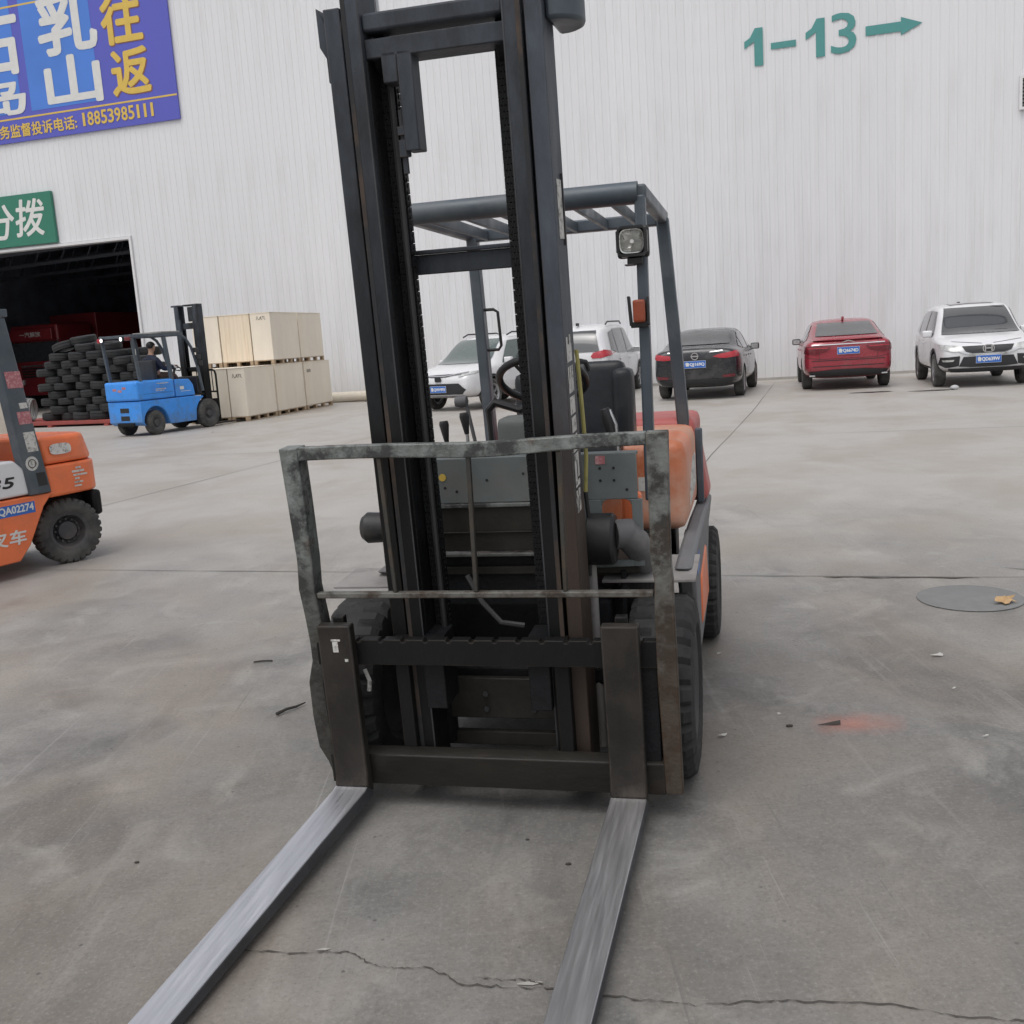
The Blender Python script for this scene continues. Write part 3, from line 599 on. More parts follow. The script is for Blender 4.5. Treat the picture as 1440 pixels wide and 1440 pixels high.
fk = fork(-.5315, LXL); fork(.456, LXR, bm_='blade_dull')
b = MB(); b.box(-.5315-.012, -.5315+.022, -.0012, -.0002, .585, .592); b.box(-.5315-.008, -.5315+.012, -.0012, -.0002, .545, .583); b.box(-.50, -.488, -.0012, -.0002, .51, .52); b.xf(MM); obj('sticker_remains', b, M['white_worn'], fk, 0)
# carriage bars with notches
b = MB(); P = [(-.625, .478), (.575, .478)]
x = .575; P.append((x, .572))
while x > -.56:
    P += [(x-.052, .572), (x-.057, .562), (x-.066, .562), (x-.071, .572)]; x -= .0815
P.append((-.625, .572))
b.prism(P, 'y', .05, .088); mo('carriage_bar', b, M['mast'], bevel=.003)
b = MB(); b.prism([(.046, .024), (.085, .024), (.100, .150), (.085, .152), (.046, .137)], 'x', -.625, .575); mo('carriage_bar', b, M['lower_bar'], bevel=.004)
for xx in (-.33, .24):
    b = MB(); b.box(xx-.025, xx+.025, .09, .14, .10, .56); mo('carriage_upright', b, M['mast'])
# backrest posts (bent left one), bars
def post(name, pts, wl, depth, m):
    b = MB(); lo, hi, lo2, hi2 = [], [], [], []
    for (x, h, w, y) in pts:
        lo.append((x, y, h)); hi.append((x+w, y, h)); lo2.append((x, y+depth, h)); hi2.append((x+w, y+depth, h))
    n = len(pts); V = lo+hi+hi2+lo2; F = []
    for i in range(n-1):
        for a, c in ((0, 1), (1, 2), (2, 3), (3, 0)): F.append((a*n+i, c*n+i, c*n+i+1, a*n+i+1))
    F += [(0, 3*n, 2*n, n), (n-1, 2*n-1, 3*n-1, 4*n-1)]
    b.poly(V, F); return mo(name, b, m, .5, .004)
post('backrest_post', [(-.667, 1.254, .066, .045), (-.660, 1.05, .062, .045), (-.654, .86, .056, .045), (-.660, .76, .058, .042), (-.652, .66, .058, .045), (-.648, .56, .06, .05), (-.651, .49, .052, .055), (-.672, .41, .056, .05), (-.674, .28, .06, .05), (-.666, .16, .058, .05), (-.640, .10, .05, .055), (-.620, .034, .03, .055)], .06, .075, M['frame'])
post('backrest_post', [(.567, 1.258, .068, .045), (.565, 1.0, .064, .045), (.563, .84, .064, .045), (.572, .77, .058, .045), (.568, .70, .062, .045), (.566, .43, .066, .045), (.572, .20, .06, .047), (.574, .028, .059, .047)], .06, .048, M['frame_rust'])
b = MB(); n = 14; lo, hi = [], []
for i in range(n+1):
    f = i/n; x = -.600+f*1.167; w1 = .004*sin(f*7+1)-.008*math.exp(-((f-.55)/.16)**2); 
    lo.append((x, 1.207+f*.008+w1)); hi.append((x, 1.254+f*.004+w1*.6))
b.prism(lo+hi[::-1], 'y', .045, .075); mo('backrest_top_bar', b, M['frame'], .5, .004)
b = MB(); b.box(-.600, .566, .05, .078, .722, .742); mo('backrest_cross_bar', b, M['frame_rust'], bevel=.004)
for xt, xb in ((-.318, -.31), (-.011, -.025), (.288, .279)):
    b = MB(); b.hexa([(xb-.007, .052, .743), (xb+.008, .052, .743), (xb+.008, .072, .743), (xb-.007, .072, .743)], [(xt-.007, .052, 1.21), (xt+.008, .052, 1.21), (xt+.008, .072, 1.21), (xt-.007, .072, 1.21)]); mo('backrest_rod', b, M['rod'], bevel=.003)
b = MB(); b.box(.500, .566, .06, .10, .06, .478); mo('carriage_end_plate', b, M['grease'])
b = MB(); b.tube([(-.10, .22, .75), (-.05, .20, .66), (.02, .18, .59), (.10, .19, .575)], .010, 8); mo('hydraulic_hose', b, M['hose'], bevel=0)
for x_, h_ in ((-.10, .26), (.08, .26), (-.10, .20), (.08, .20)):
    b = MB(); b.cyl((x_, .308, h_), (x_, .318, h_), .011, 6); mo('bolt_head', b, M['rub'], bevel=0)
b = MB(); b.tube([(-.475, .10, .44), (-.462, .10, .40), (-.468, .10, .36)], .008, 6); mo('cable_tie', b, M['white_worn'], bevel=0)

# ---- wheels
def tyre_mesh(R, w, rimr, lug=.018, seg=112, name='tyre'):
    b = MB(); h = w/2
    prof = [(-h*.82, rimr), (-h, rimr+.03), (-h, R-.06), (-h*.93, R-.02), (-h*.72, R), (-h*.2, R), (h*.2, R), (h*.72, R), (h*.93, R-.02), (h, R-.06), (h, rimr+.03), (h*.82, rimr)]
    def mod(j, k):
        if j in (2, 3, 4): return -lug*(1 if (k % 4) == 0 else 0)*(1 if j != 2 else .6)
        if j in (7, 8, 9): return -lug*(1 if ((k+2) % 4) == 0 else 0)*(1 if j != 9 else .6)
        return 0
    b.lathe(prof, 'x', seg=seg, mod=mod); return b
def wheel(parent, loc, R, w, rimr, side, rot=0.0, rimm='rim_dark', tm='rubber', name='wheel', dish=.07, bolts=10, lug=.018):
    b = MB(); s = side; h = w/2
    b.lathe([(s*(h*.9), rimr+.008), (s*(h*.9-.012), rimr-.02), (s*(h-dish), rimr-.045), (s*(h-dish-.01), .09), (s*(h-dish+.03), .075), (s*(h-dish+.04), .0), (-s*h*.8, 0), (-s*h*.8, rimr+.008)], 'x', seg=36, closed=False, cap=False)
    for k in range(bolts):
        a = 2*pi*k/bolts; b.cyl((s*(h-dish-.01), cos(a)*rimr*.62, sin(a)*rimr*.62), (s*(h-dish+.014), cos(a)*rimr*.62, sin(a)*rimr*.62), .011, 6)
    o = obj(name, b, M[rimm], parent, .6, 0, loc=loc); o.rotation_euler = (0, 0, rot)
    obj('tyre', tyre_mesh(R, w, rimr, lug), M[tm], o, .5)
    return o
for s, xx in ((1, .553), (-1, -.593)):
    wheel(fl, (xx, .45, .287), .337, .235, .20, s, lug=.022, tm='rubber_dark')
    wheel(fl, (.60 if s > 0 else -.64, 2.17, .245), .295, .18, .15, s, tm='rubber_dark')
M['dusty_black'] = mat('dusty_black_canister', (0.02, 0.02, 0.021), 0.5, var=.2, dirt=(.10, .095, .085), damt=.6, dscale=6, dlo=.5, dhi=.7, bump=.1)
# ---- chassis and cowl
b = MB(); b.box(-.40, .36, .50, 2.2, .14, .60); obj('chassis', b, M['grease'], fl, .5, .02)
b = MB(); b.box(-.47, .43, .38, .46, .30, .38); obj('front_axle', b, M['grease'], fl, .5, .02)
# cowl sheet with a window on the right
b = MB(); Y0, Y1 = .45, .462
XL, XR, ZB, ZT = -.47, .478, .735, 1.155
b.box(XL, .356, Y0, Y1, .985, ZT); b.box(.356, XR, Y0, Y1, .985, ZT); b.box(.455, XR+.015, Y0, Y1, ZB, .985); b.box(.12, .345, Y0, Y1, ZB, .985); b.box(.345, .456, Y0, Y1, ZB, .76)
for px, pz in ((.345, .985), (.455, .985)):
    sx = 1 if px < .4 else -1; b.prism([(px, pz), (px+sx*.025, pz), (px+sx*.007, pz-.007), (px, pz-.025)], 'y', Y0, Y1)
b.box(XL, XR, Y1, Y1+.05, ZT-.012, ZT)
cw = obj('front_cowl', b, M['cowl'], fl, .5, .003)
for px, pz in ((.345, 1.10), (.395, 1.10), (.345, 1.055), (.395, 1.055), (.44, 1.02), (-.245, 1.045), (-.08, 1.07), (-.20, 1.03), (.06, 1.09)):
    b = MB(); b.cyl((px, .4485, pz), (px, .451, pz), .0055, 8); obj('screw_hole', b, M['black_print'], cw, .6)
b = MB(); b.cyl((-.252, .4475, 1.085), (-.252, .451, 1.085), .014, 16); obj('round_label', b, M['gold'], cw, .6)
b = MB(); b.box(.33, .365, .4475, .451, 1.115, 1.145); obj('sticker_remains', b, M['red_print'], cw, .6)
b = MB(); b.box(-.47, .13, .44, .60, .968, .983); obj('cowl_ledge', b, M['frame'], fl, .5, .003)
b = MB(); b.box(-.47, .12, .455, .470, .80, .967); b.box(-.47, .12, .440, .454, .872, .876); obj('floor_front_plate', b, M['plate_dark'], fl, .5, .003)
b = MB(); b.box(-.47, .13, .44, .62, .780, .793); obj('floor_ledge', b, M['frame'], fl, .5, .003)
b = MB(); b.box(-.45, .15, .50, .52, .40, .78); obj('valve_block', b, M['grease'], fl, .5, .006)
b = MB(); b.box(-.46, .47, .48, 1.0, .700, .735); obj('floor_plate', b, M['plate_dark'], fl, .5, .006)
# things seen through the cowl window
b = MB(); b.box(.40, .475, .56, .62, .80, .99); obj('oil_tank', b, M['orange'], fl, .5, .015)
b = MB(); b.box(.30, .37, .50, .56, .74, .80); obj('label_plate', b, M['white_worn'], fl, .5, 0)
# round canisters beside the mast
b = MB(); b.lathe([(.300, 0), (.300, .088), (.305, .094), (.388, .094), (.398, .086), (.398, 0)], 'x', (0, .40, .850), 32, closed=False); obj('air_cleaner', b, M['dusty_black'], fl, .6)
b = MB(); b.tube([(.39, .42, .86), (.43, .44, .86), (.462, .46, .82), (.478, .50, .77), (.48, .55, .72)], .05, 14, radii=[.055, .058, .055, .048, .045]); obj('intake_elbow', b, M['fender'], fl, .6)
b = MB(); b.lathe([(-.45, 0), (-.45, .055), (-.565, .06), (-.585, .045), (-.590, 0)], 'x', (0, .45, .90), 28, closed=False); obj('tilt_cylinder_cover', b, M['dusty_black'], fl, .6)
b = MB(); b.box(-.545, -.50, .60, .66, .66, .86); obj('side_bracket', b, M['guard'], fl, .5, .004)
# fenders
b = MB(); P = [(.46, .682), (.80, .700), (.80, .688), (.46, .670)]; b.prism(P, 'x', .33, .672); obj('fender', b, M['fender_top'], fl, .5, .003)
b = MB(); b.prism([(.44, .67), (.69, .685), (.69, .675), (.44, .66)], 'x', -.732, -.47); obj('fender', b, M['fender_top'], fl, .5, .003)
b = MB(); b.hexa([(.40, .47, .70), (.672, .47, .70), (.672, .48, .70), (.40, .48, .70)], [(.40, .80, .74), (.66, .80, .74), (.66, .81, .74), (.40, .81, .74)])
b = MB(); b.box(.40, .42, .47, .80, .46, .715); obj('inner_fender', b, M['grease'], fl, .5, .004)
b = MB(); b.box(.44, .56, .72, .735, .72, .80); obj('fender_back', b, M['plate_dark'], fl, .5, .004)
M['skirt'] = mat('grey_blue_skirt', (0.16, 0.165, 0.175), 0.6, var=.15, dirt=(.26, .245, .23), damt=.6, dscale=4, bump=.1, edge=(.06, .055, .05), eamt=.6)
# side frame: sloped grey skirt between the wheels
b = MB(); P = [(.86, .24), (.83, .45), (.74, .60), (.62, .672), (.55, .700), (1.0, .715), (1.55, .715), (1.98, .70), (2.30, .70), (2.32, .66), (1.94, .60), (1.80, .50), (1.72, .30)]
b.prism(P, 'x', .585, .655); obj('side_frame', b, M['skirt'], fl, .5, .02)
b = MB(); b.prism(P, 'x', -.60, -.50); obj('side_frame', b, M['fender'], fl, .5, .02)
b = MB(); b.prism([(1.06, .33), (1.06, .55), (1.50, .60), (1.62, .33)], 'x', .60, .662); obj('side_step', b, M['orange'], fl, .5, .02)
b = MB(); b.box(.6555, .657, .86, 1.02, .60, .67); obj('blue_sticker', b, M['plate_blue'], fl, 0)
# engine hood: orange with white side decal
def rbox(x0, x1, y0, y1, z0, z1, r=.06, sg=4):
    b = MB(); b.box(x0, x1, y0, y1, z0, z1); e = b.bm.edges[:]
    bmesh.ops.bevel(b.bm, geom=e, offset=r, segments=sg, profile=.6, affect='EDGES'); return b
b = rbox(-.34, .605, 1.16, 1.93, .72, 1.115, .075, 4); hood = obj('engine_hood', b, M['orange_old'], fl, .7)
b = MB(); b.prism([(1.34, .80), (1.38, .88), (1.58, .985), (1.80, .985), (1.80, .84)], 'x', .6052, .607); obj('hood_decal', b, M['white_worn'], hood, 0)
b = MB(); b.box(.40, .455, 1.1585, 1.1598, .90, .96); obj('white_scuff', b, M['white_worn'], hood, 0)
# counterweight
b = MB(); P = []
for k in range(17):
    a = pi*k/16; P.append((-.02-.685*math.copysign(abs(cos(a))**.6, cos(a)), 2.20+.42*sin(a)**.8))
P = [(-.705, 1.97)] + P + [(.665, 1.97)]
b.prism(P, 'z', .71, 1.025); 
for f in b.bm.verts:
    if f.co.z > 1.0: f.co.x = -.02+(f.co.x+.02)*.93; f.co.y -= .03
obj('counterweight', b, M['pinkred'], fl, .7, .05, 4)
b = rbox(-.34, .600, 1.98, 2.52, 1.0, 1.135, .06); obj('counterweight_top', b, M['pinkred'], fl, .7)
b = MB(); b.box(-.50, .46, 2.25, 2.52, .30, .62); obj('rear_valance', b, M['grease'], fl, .5, .03)
b = MB(); b.box(.600, .636, 1.935, 1.966, .71, 1.085); obj('guard_leg_foot', b, M['guard'], fl, .5, .008)
# seat, steering wheel, column, levers
b = rbox(-.10, .34, 1.30, 1.42, 1.10, 1.465, .05); b.xf(Matrix.Translation((0, 1.30, 1.10)) @ Matrix.Rotation(-.10, 4, 'X') @ Matrix.Translation((0, -1.30, -1.10)))
seat = obj('seat_backrest', b, M['vinyl'], fl, .7)
b = rbox(-.10, .34, .92, 1.33, 1.04, 1.15, .045); obj('seat_cushion', b, M['vinyl'], fl, .7)
for sx in (-.10, .335):
    b = rbox(sx-.045, sx+.045, 1.25, 1.40, 1.08, 1.425, .043); obj('seat_bolster', b, M['vinyl'], fl, .7)
SWC = Vector((.05, .95, 1.405)); SWM = Matrix.Translation(SWC) @ Matrix.Rotation(radians(-32), 4, 'X')
b = MB(); R = .178
b.lathe([(.016*cos(2*pi*k/10), R+.016*sin(2*pi*k/10)) for k in range(10)], 'z', seg=40); b.xf(SWM)
sw = obj('steering_wheel', b, M['plastic'], fl, .8)
b = MB()
for a in (0, 2.1, 4.2): b.tube([(0, 0, -.03), (R*.5*cos(a), R*.5*sin(a), -.03), (R*cos(a), R*sin(a), 0)], .008, 6)
b.cyl((0, 0, -.05), (0, 0, 0), .04, 14); b.xf(SWM); obj('spoke', b, M['plastic'], sw, .8)
b = MB(); b.tube([tuple(SWM @ Vector((0, 0, -.03))), (.02, .80, 1.22), (.02, .72, 1.0)], .032, 12); obj('steering_column', b, M['plastic'], fl, .6)
b = rbox(-.077, .12, .62, .78, 1.06, 1.285, .04); obj('instrument_box', b, M['grey_plastic'], fl, .7)
b = MB(); b.tube([(-.142, .80, 1.08), (-.146, .80, 1.25), (-.150, .80, 1.305), (-.12, .80, 1.335), (-.07, .80, 1.318), (-.02, .80, 1.30), (.04, .80, 1.322)], .011, 8, radii=[.011, .011, .015, .018, .016, .015, .014]); obj('gear_lever', b, M['plastic'], fl, .6)
b = MB(); b.tube([(-.200, .80, 1.08), (-.213, .80, 1.183), (-.240, .80, 1.34)], .008, 8); b.lathe([(-.03, 0), (-.025, .020), (.0, .026), (.022, .022), (.03, 0)], 'x', (-.258, .80, 1.345), 14, closed=False); obj('parking_brake_lever', b, M['fender'], fl, .7)
for lx, hz in ((-.281, 1.284), (-.197, 1.313)):
    b = MB(); b.cyl((lx+.012, .62, 1.0), (lx+.004, .62, hz-.07), .007, 8); o = obj('control_lever', b, M['chrome'], fl, .6)
    b = MB(); b.tube([(lx+.004, .62, hz-.085), (lx-.002, .62, hz-.015), (lx-.003, .62, hz)], .02, 10, radii=[.009, .020, .017]); obj('lever_knob', b, M['plastic'], o, .7, .003)
b = MB(); b.tube([(.36, .85, 1.10), (.355, .85, 1.22), (.335, .85, 1.275), (.30, .85, 1.27)], .010, 8); o = obj('auxiliary_lever', b, M['chrome'], fl, .7)
b = MB(); b.tube([(.34, .845, 1.15), (.325, .845, 1.24), (.315, .845, 1.285)], .02, 10, radii=[.015, .022, .019]); obj('lever_knob', b, M['plastic'], o, .7, .003)
# ---- overhead guard
def leg(name, p0, p1, w=.042, d=.06): 
    b = MB(); b.bar(p0, p1, w, d, up=(0, 1, 0)); return obj(name, b, M['guard'], fl, .5, .008)
leg('guard_front_leg', (.476, .93, .90), (.478, .97, 2.10)); leg('guard_front_leg', (-.516, .93, .90), (-.516, .97, 2.10))
leg('guard_rear_leg', (.545, 2.02, 1.05), (.478, 1.98, 2.11), .06, .07); leg('guard_rear_leg', (-.46, 2.02, 1.0), (-.482, 1.98, 2.11), .055, .07)
b = MB(); b.tube([(-.505, .97, 2.112), (.470, .97, 2.112)], .049, 16, sy=.9); obj('guard_front_tube', b, M['guard'], fl, .7)
for sx in (-.500, .478):
    b = MB(); b.box(sx-.024, sx+.024, .97, 2.03, 2.085, 2.145); obj('guard_side_rail', b, M['guard'], fl, .5, .01)
b = MB(); b.box(-.476, .454, 1.95, 2.01, 2.075, 2.135); obj('guard_rear_rail', b, M['guard'], fl, .5, .008)
for k in range(6):
    b = MB(); sx = -.40+k*.152; b.box(sx-.009, sx+.009, 1.0, 1.95, 2.075, 2.125); obj('roof_slat', b, M['guard'], fl, .5, .004)
b = MB(); b.tube([(-.455, 1.99, 1.735), (-.40, 1.99, 1.735), (-.378, 1.99, 1.72), (-.37, 1.99, 1.55), (-.385, 1.99, 1.53), (-.455, 1.99, 1.53)], .008, 8); obj('grab_handle', b, M['plastic'], fl, .8)
# work lamp and turn signal on the right front leg
b = rbox(.383, .510, .925, .965, 1.862, 1.985, .018)
b.box(.386, .398, .885, .926, 1.885, 1.962); b.box(.495, .507, .885, .926, 1.885, 1.962); b.box(.405, .488, .885, .926, 1.865, 1.876); b.box(.405, .488, .885, .926, 1.971, 1.982)
b.prism([(.386, 1.885), (.398, 1.885), (.405, 1.876), (.405, 1.865)], 'y', .885, .926); b.prism([(.507, 1.885), (.495, 1.885), (.488, 1.876), (.488, 1.865)], 'y', .885, .926); b.prism([(.386, 1.962), (.398, 1.962), (.405, 1.971), (.405, 1.982)], 'y', .885, .926); b.prism([(.507, 1.962), (.495, 1.962), (.488, 1.971), (.488, 1.982)], 'y', .885, .926); lamp = obj('work_lamp', b, M['plastic'], fl, .7)
b = MB(); rings = []
for f_, y_ in ((1.0, .888), (.93, .8885), (.86, .899), (.66, .911), (.42, .919), (.20, .923)):
    R_ = []
    for k in range(28):
        a = 2*pi*k/28; cx, cz = cos(a), sin(a); e_ = .5+.5*(1-f_)
        R_.append(b.bm.verts.new((.4465+.047*f_*math.copysign(abs(cx)**e_, cx), y_-.004, 1.9235+.046*f_*math.copysign(abs(cz)**e_, cz))))
    rings.append(R_)
for A_, B_ in zip(rings, rings[1:]):
    for k in range(28): b.bm.faces.new((A_[k], A_[(k+1) % 28], B_[(k+1) % 28], B_[k]))
b.bm.faces.new(rings[-1]); obj('lamp_lens', b, M['reflector'], lamp, .9)
b = MB(); b.cyl((.4465, .895, 1.9235), (.4465, .918, 1.9235), .008, 10); obj('bulb', b, M['white'], lamp, .7)
b = MB(); b.box(.425, .485, .90, .95, 1.835, 1.862); b.box(.415, .455, .89, .94, 1.832, 1.838); obj('lamp_bracket', b, M['plastic'], lamp, .5, .003)
b = rbox(.440, .488, .875, .925, 1.612, 1.70, .012); ts = obj('turn_signal', b, M['amber'], fl, .6)
b = MB(); b.box(.428, .498, .90, .935, 1.592, 1.615); b.bar((.430, .91, 1.60), (.422, .92, 1.715), .012, .03, up=(0, 1, 0)); b.bar((.497, .91, 1.60), (.496, .92, 1.71), .012, .03, up=(0, 1, 0)); obj('signal_guard', b, M['plastic'], ts, .5, .003)
# ================================================================ TWO OTHER FORKLIFTS (local: x right, y forward, z up)
def arch_profile(y0, y1, zb, zt, arches, n=12):
    # side outline with round wheel arches cut from the lower edge
    P = [(y0, zb)]
    for (c, r) in sorted(arches):
        h = sqrt(max(0, r*r-(zb-c[1])**2)); a0 = atan2(zb-c[1], -h); a1 = atan2(zb-c[1], h)
        if a0 < 0: a0 += 2*pi
        for k in range(n+1):
            a = a0+(a1-a0)*k/n; P.append((c[0]+r*cos(a), c[1]+r*sin(a)))
    P += [(y1, zb)]; return P
# ---- orange forklift, front out of the picture
OA = radians(152)
of = thing('forklift', 'orange and white forklift with number QA02274, cut off by the left edge', 'forklift', (-4.18, 8.74, 0), OA)
def side(name, P, x0, x1, m, parent, bev=.02, sm=.5):
    b = MB(); b.prism(P, 'x', x0, x1); return obj(name, b, m, parent, sm, bev)
side('side_frame', [(.20, .60), (.27, .53), (.44, .24), (.55, .13), (1.55, .13), (1.62, .40), (1.66, .632), (.16, .632), (.16, .61)], -.56, .56, M['orange'], of, .015)
def cw_outline(k=1.0, rear=.42):
    P = []
    for i in range(13):
        a = pi*i/12; P.append((-.55*k*math.copysign(abs(cos(a))**.55, cos(a)), -.10-(rear-.10)*sin(a)**.7*k))
    return [(-.555*k, .20)] + P + [(.555*k, .20)]
b = MB(); b.prism(cw_outline(), 'z', .585, .850); obj('counterweight', b, M['orange'], of, .7, .025, 3)
b = MB(); b.prism(cw_outline(.99, .41), 'z', .857, 1.085)
for v_ in b.bm.verts:
    if v_.co.z > 1.0: v_.co.x *= .95; v_.co.y = v_.co.y*.86 if v_.co.y < 0 else v_.co.y
obj('counterweight_top', b, M['orange'], of, .7, .035, 3)
b = MB(); b.box(-.40, .40, -.28, .3, .30, .58); obj('rear_axle_housing', b, M['grease'], of, .5, .03)
b = MB(); b.box(-.54, .54, -.33, -.24, .36, .58); obj('rear_valance', b, M['grease'], of, .5, .03)
for sx in (-1, 1):
    w_ = wheel(of, (sx*.445, 0, .275), .275, .17, .155, sx, rot=radians(-20), dish=.085, bolts=12, lug=.02)
    wheel(of, (sx*.50, 1.70, .345), .345, .22, .19, sx, lug=.02)
side('hood_cover', [(.33, .645), (.40, .86), (.48, .935), (1.15, .935), (1.25, .645)], -.552, .552, M['car_white'], of, .02)
PL_ = [(.185, .635), (.39, .635), (.535, 2.05), (.385, 2.05)]
side('guard_rear_leg', PL_, -.572, -.47, M['guard'], of, .012)
side('guard_rear_leg', PL_, .47, .572, M['guard'], of, .012)
side('guard_front_leg', [(1.55, .65), (1.62, .65), (1.45, 2.05), (1.38, 2.05)], -.55, -.49, M['guard'], of, .01)
side('guard_front_leg', [(1.55, .65), (1.62, .65), (1.45, 2.05), (1.38, 2.05)], .49, .55, M['guard'], of, .01)
b = MB(); b.box(-.575, -.48, .36, 1.5, 2.055, 2.115); b.box(.48, .575, .36, 1.5, 2.055, 2.115); b.box(-.48, .48, .36, .52, 2.055, 2.11); b.box(-.48, .48, 1.42, 1.5, 2.055, 2.11)
for k in range(5): b.box(-.36+k*.18-.01, -.36+k*.18+.01, .52, 1.42, 2.06, 2.10)
obj('overhead_guard', b, M['guard'], of, .5, .006)
b = rbox(-.25, .25, .42, .52, 1.02, 1.45, .04); obj('seat_backrest', b, M['vinyl'], of, .7)
b = rbox(-.25, .25, .5, .98, .95, 1.05, .03); obj('seat_cushion', b, M['steel_red'], of, .7)
b = rbox(-.42, .42, 1.35, 1.5, .6, 1.12, .03); obj('dashboard', b, M['plastic'], of, .7)
for sx in (-.36, .36):
    b = MB(); chan(b, sx-.06, sx+.06, 1 if sx > 0 else -1, 2.05, 2.22, .08, 2.1); obj('mast_rail', b, M['mast'], of, .5, .004)
b = MB(); b.box(-.36, .36, 2.10, 2.18, 1.9, 2.0); obj('mast_cross_member', b, M['mast'], of, .5, .004)
b = MB(); b.box(-.36, .36, 2.10, 2.18, .7, .8); obj('mast_cross_member', b, M['mast'], of, .5, .004)
b = MB(); b.box(-.5, .5, 2.23, 2.27, .48, .58); obj('carriage_bar', b, M['mast'], of, .5, .004)
b = MB(); b.box(-.5, .5, 2.23, 2.27, .06, .16); obj('carriage_bar', b, M['mast'], of, .5, .004)
for sx in (-.35, .35):
    b = MB(); b.prism([(2.27, .6), (2.31, .6), (2.31, .06), (3.35, .04), (3.35, .02), (2.27, .01)], 'x', sx-.06, sx+.06); obj('fork', b, M['shank'], of, .5, .004)
# stickers and writing on the visible left side (x = -; reads from rear to front mirrored so use matrices)
def side_m(x):   # text plane: u runs from front (left in picture) to rear, seen from -x side
    return Matrix(((0, 1, 0, x), (-1, 0, 0, 0), (0, 0, 1, 0), (0, 0, 0, 1)))
def sbox(name, x, y0, y1, z0, z1, m, par, t=.0015, tilt=0):
    b = MB(); b.hexa([(x, y0+tilt*z, z) for y0, z in ((y0, z0), (y1, z0), (y1, z1), (y0, z1))], [(x-t, y0+tilt*z, z) for y0, z in ((y0, z0), (y1, z0), (y1, z1), (y0, z1))])
    return obj(name, b, m, par, 0)
SX = -.5603
sbox('number_plate', SX, .355, .80, .500, .590, M['plate_blue'], of)
text_mesh('plate_number', 'QA02274', -.685, -.37, .512, .578, 0, M['white'], of, bold=.04, depth=.001, mtx=side_m(SX-.0028))
text_mesh('lettering', '叉车', -.80, -.47, .27, .385, 0, M['white'], of, bold=.03, depth=.001, mtx=side_m(SX-.0028), shear=.1)
text_mesh('model_number', '35', -.72, -.50, .725, .805, 0, M['black_print'], of, bold=.05, depth=.001, mtx=side_m(-.5548), shear=.2)
PT = []
for k in range(20):
    a = 2*pi*k/20; PT.append((.03+.105*math.copysign(abs(cos(a))**.6, cos(a)), .975+.045*math.copysign(abs(sin(a))**.6, sin(a))))
b = MB(); b.poly([(-.5505*(1-.05*(z-.857)/.228)-.010, y, z) for y, z in PT], [tuple(range(20))]); obj('white_patch', b, M['white_worn'], of, 0)
T_ = .1725/1.415
for z0, dz, mm_, ya_, yb_ in ((1.50, .13, 'red_print', .02, .16), (1.335, .045, 'white_worn', .03, .10), (1.21, .10, 'red_print', .02, .14), (.985, .16, 'white_worn', .03, .13)):
    sbox('sticker', -.5723, .185+ya_-.635*T_, .185+yb_-.635*T_, z0, z0+dz, M[mm_], of, tilt=T_)
b = MB(); b.lathe([(0, 0), (0, .058), (-.002, .058), (-.002, 0)], 'x', (-.5722, .335, .89), 24, closed=False); ro = obj('round_sticker', b, M['white_worn'], of, .6)
b = MB(); b.lathe([(-.0022, .030), (-.0022, .037), (-.0032, .037), (-.0032, .030)], 'x', (-.5722, .335, .89), 24); obj('ring_print', b, M['black_print'], ro, .6)
sbox('pillar_opening', -.5723, .215-.70*T_, .30-.70*T_, .70, .81, M['black_print'], of, tilt=T_)
for k in range(7): sbox('scraped_paint', -.5515, -.20+random.uniform(0, .13), -.05+random.uniform(-.05, .02), .61+.03*k, .615+.03*k+random.uniform(.005, .015), M['white_worn'], of)
# ---- pale crate behind the orange forklift, at the left edge
# ---- blue electric forklift
bf = thing('forklift', 'bright blue forklift with a driver, standing before the pale wooden crates', 'forklift', (-8.32, 23.34, 0), radians(-28)); bf.scale = (.90, 1.03, 1.03)
def bside(name, P, x0, x1, m, bev=.02): return side(name, P, x0, x1, m, bf, bev)
# y=0 rear axle, y=1.60 front axle
arch = [(-.42, .30), (-.30, .22)] + [(.0+.36*cos(a), .27+.36*sin(a)) for a in [pi*(.97-k*.094) for k in range(11)]] + [(.40, .20), (1.18, .20), (1.20, .30)] + [(1.60+.40*cos(a), .33+.40*sin(a)) for a in [pi*(1-k*.08) for k in range(6)]] + [(1.46, .74), (1.2, .76), (-.42, .76)]
bside('chassis', arch, -.57, .57, M['blue'], .02)
b = rbox(-.57, .57, -.46, .62, .775, 1.19, .06); obj('counterweight', b, M['blue'], bf, .7)
bside('battery_cover', [(.64, .775), (1.24, .775), (1.20, 1.02), (1.10, 1.15), (.64, 1.17)], -.56, .56, M['blue'], .03)
for k in range(4): b = MB(); b.box(.571, .576, -.05, .50-.04*k, 1.05-.045*k, 1.065-.045*k); obj('vent_rib', b, M['blue'], bf, 0)
for k in range(2):
    b = MB(); b.box(-.15, .15, -.425, -.418, .52-.17*k, .62-.17*k); obj('rear_opening', b, M['black_print'], bf, 0)
b = MB(); b.box(-.30, .30, -.44, -.40, .22, .30); obj('tow_pin_block', b, M['grease'], bf, 0, .02)
for sx in (-1, 1):
    wheel(bf, (sx*.48, 0, .27), .27, .18, .14, sx, rot=radians(6), dish=.05)
    wheel(bf, (sx*.50, 1.60, .33), .33, .20, .17, sx, dish=.05)
b = MB(); b.box(.5605, .562, .78, .90, .93, 1.0); b.box(.5605, .562, .80, 1.10, .885, .895); obj('white_print', b, M['white'], bf, 0)
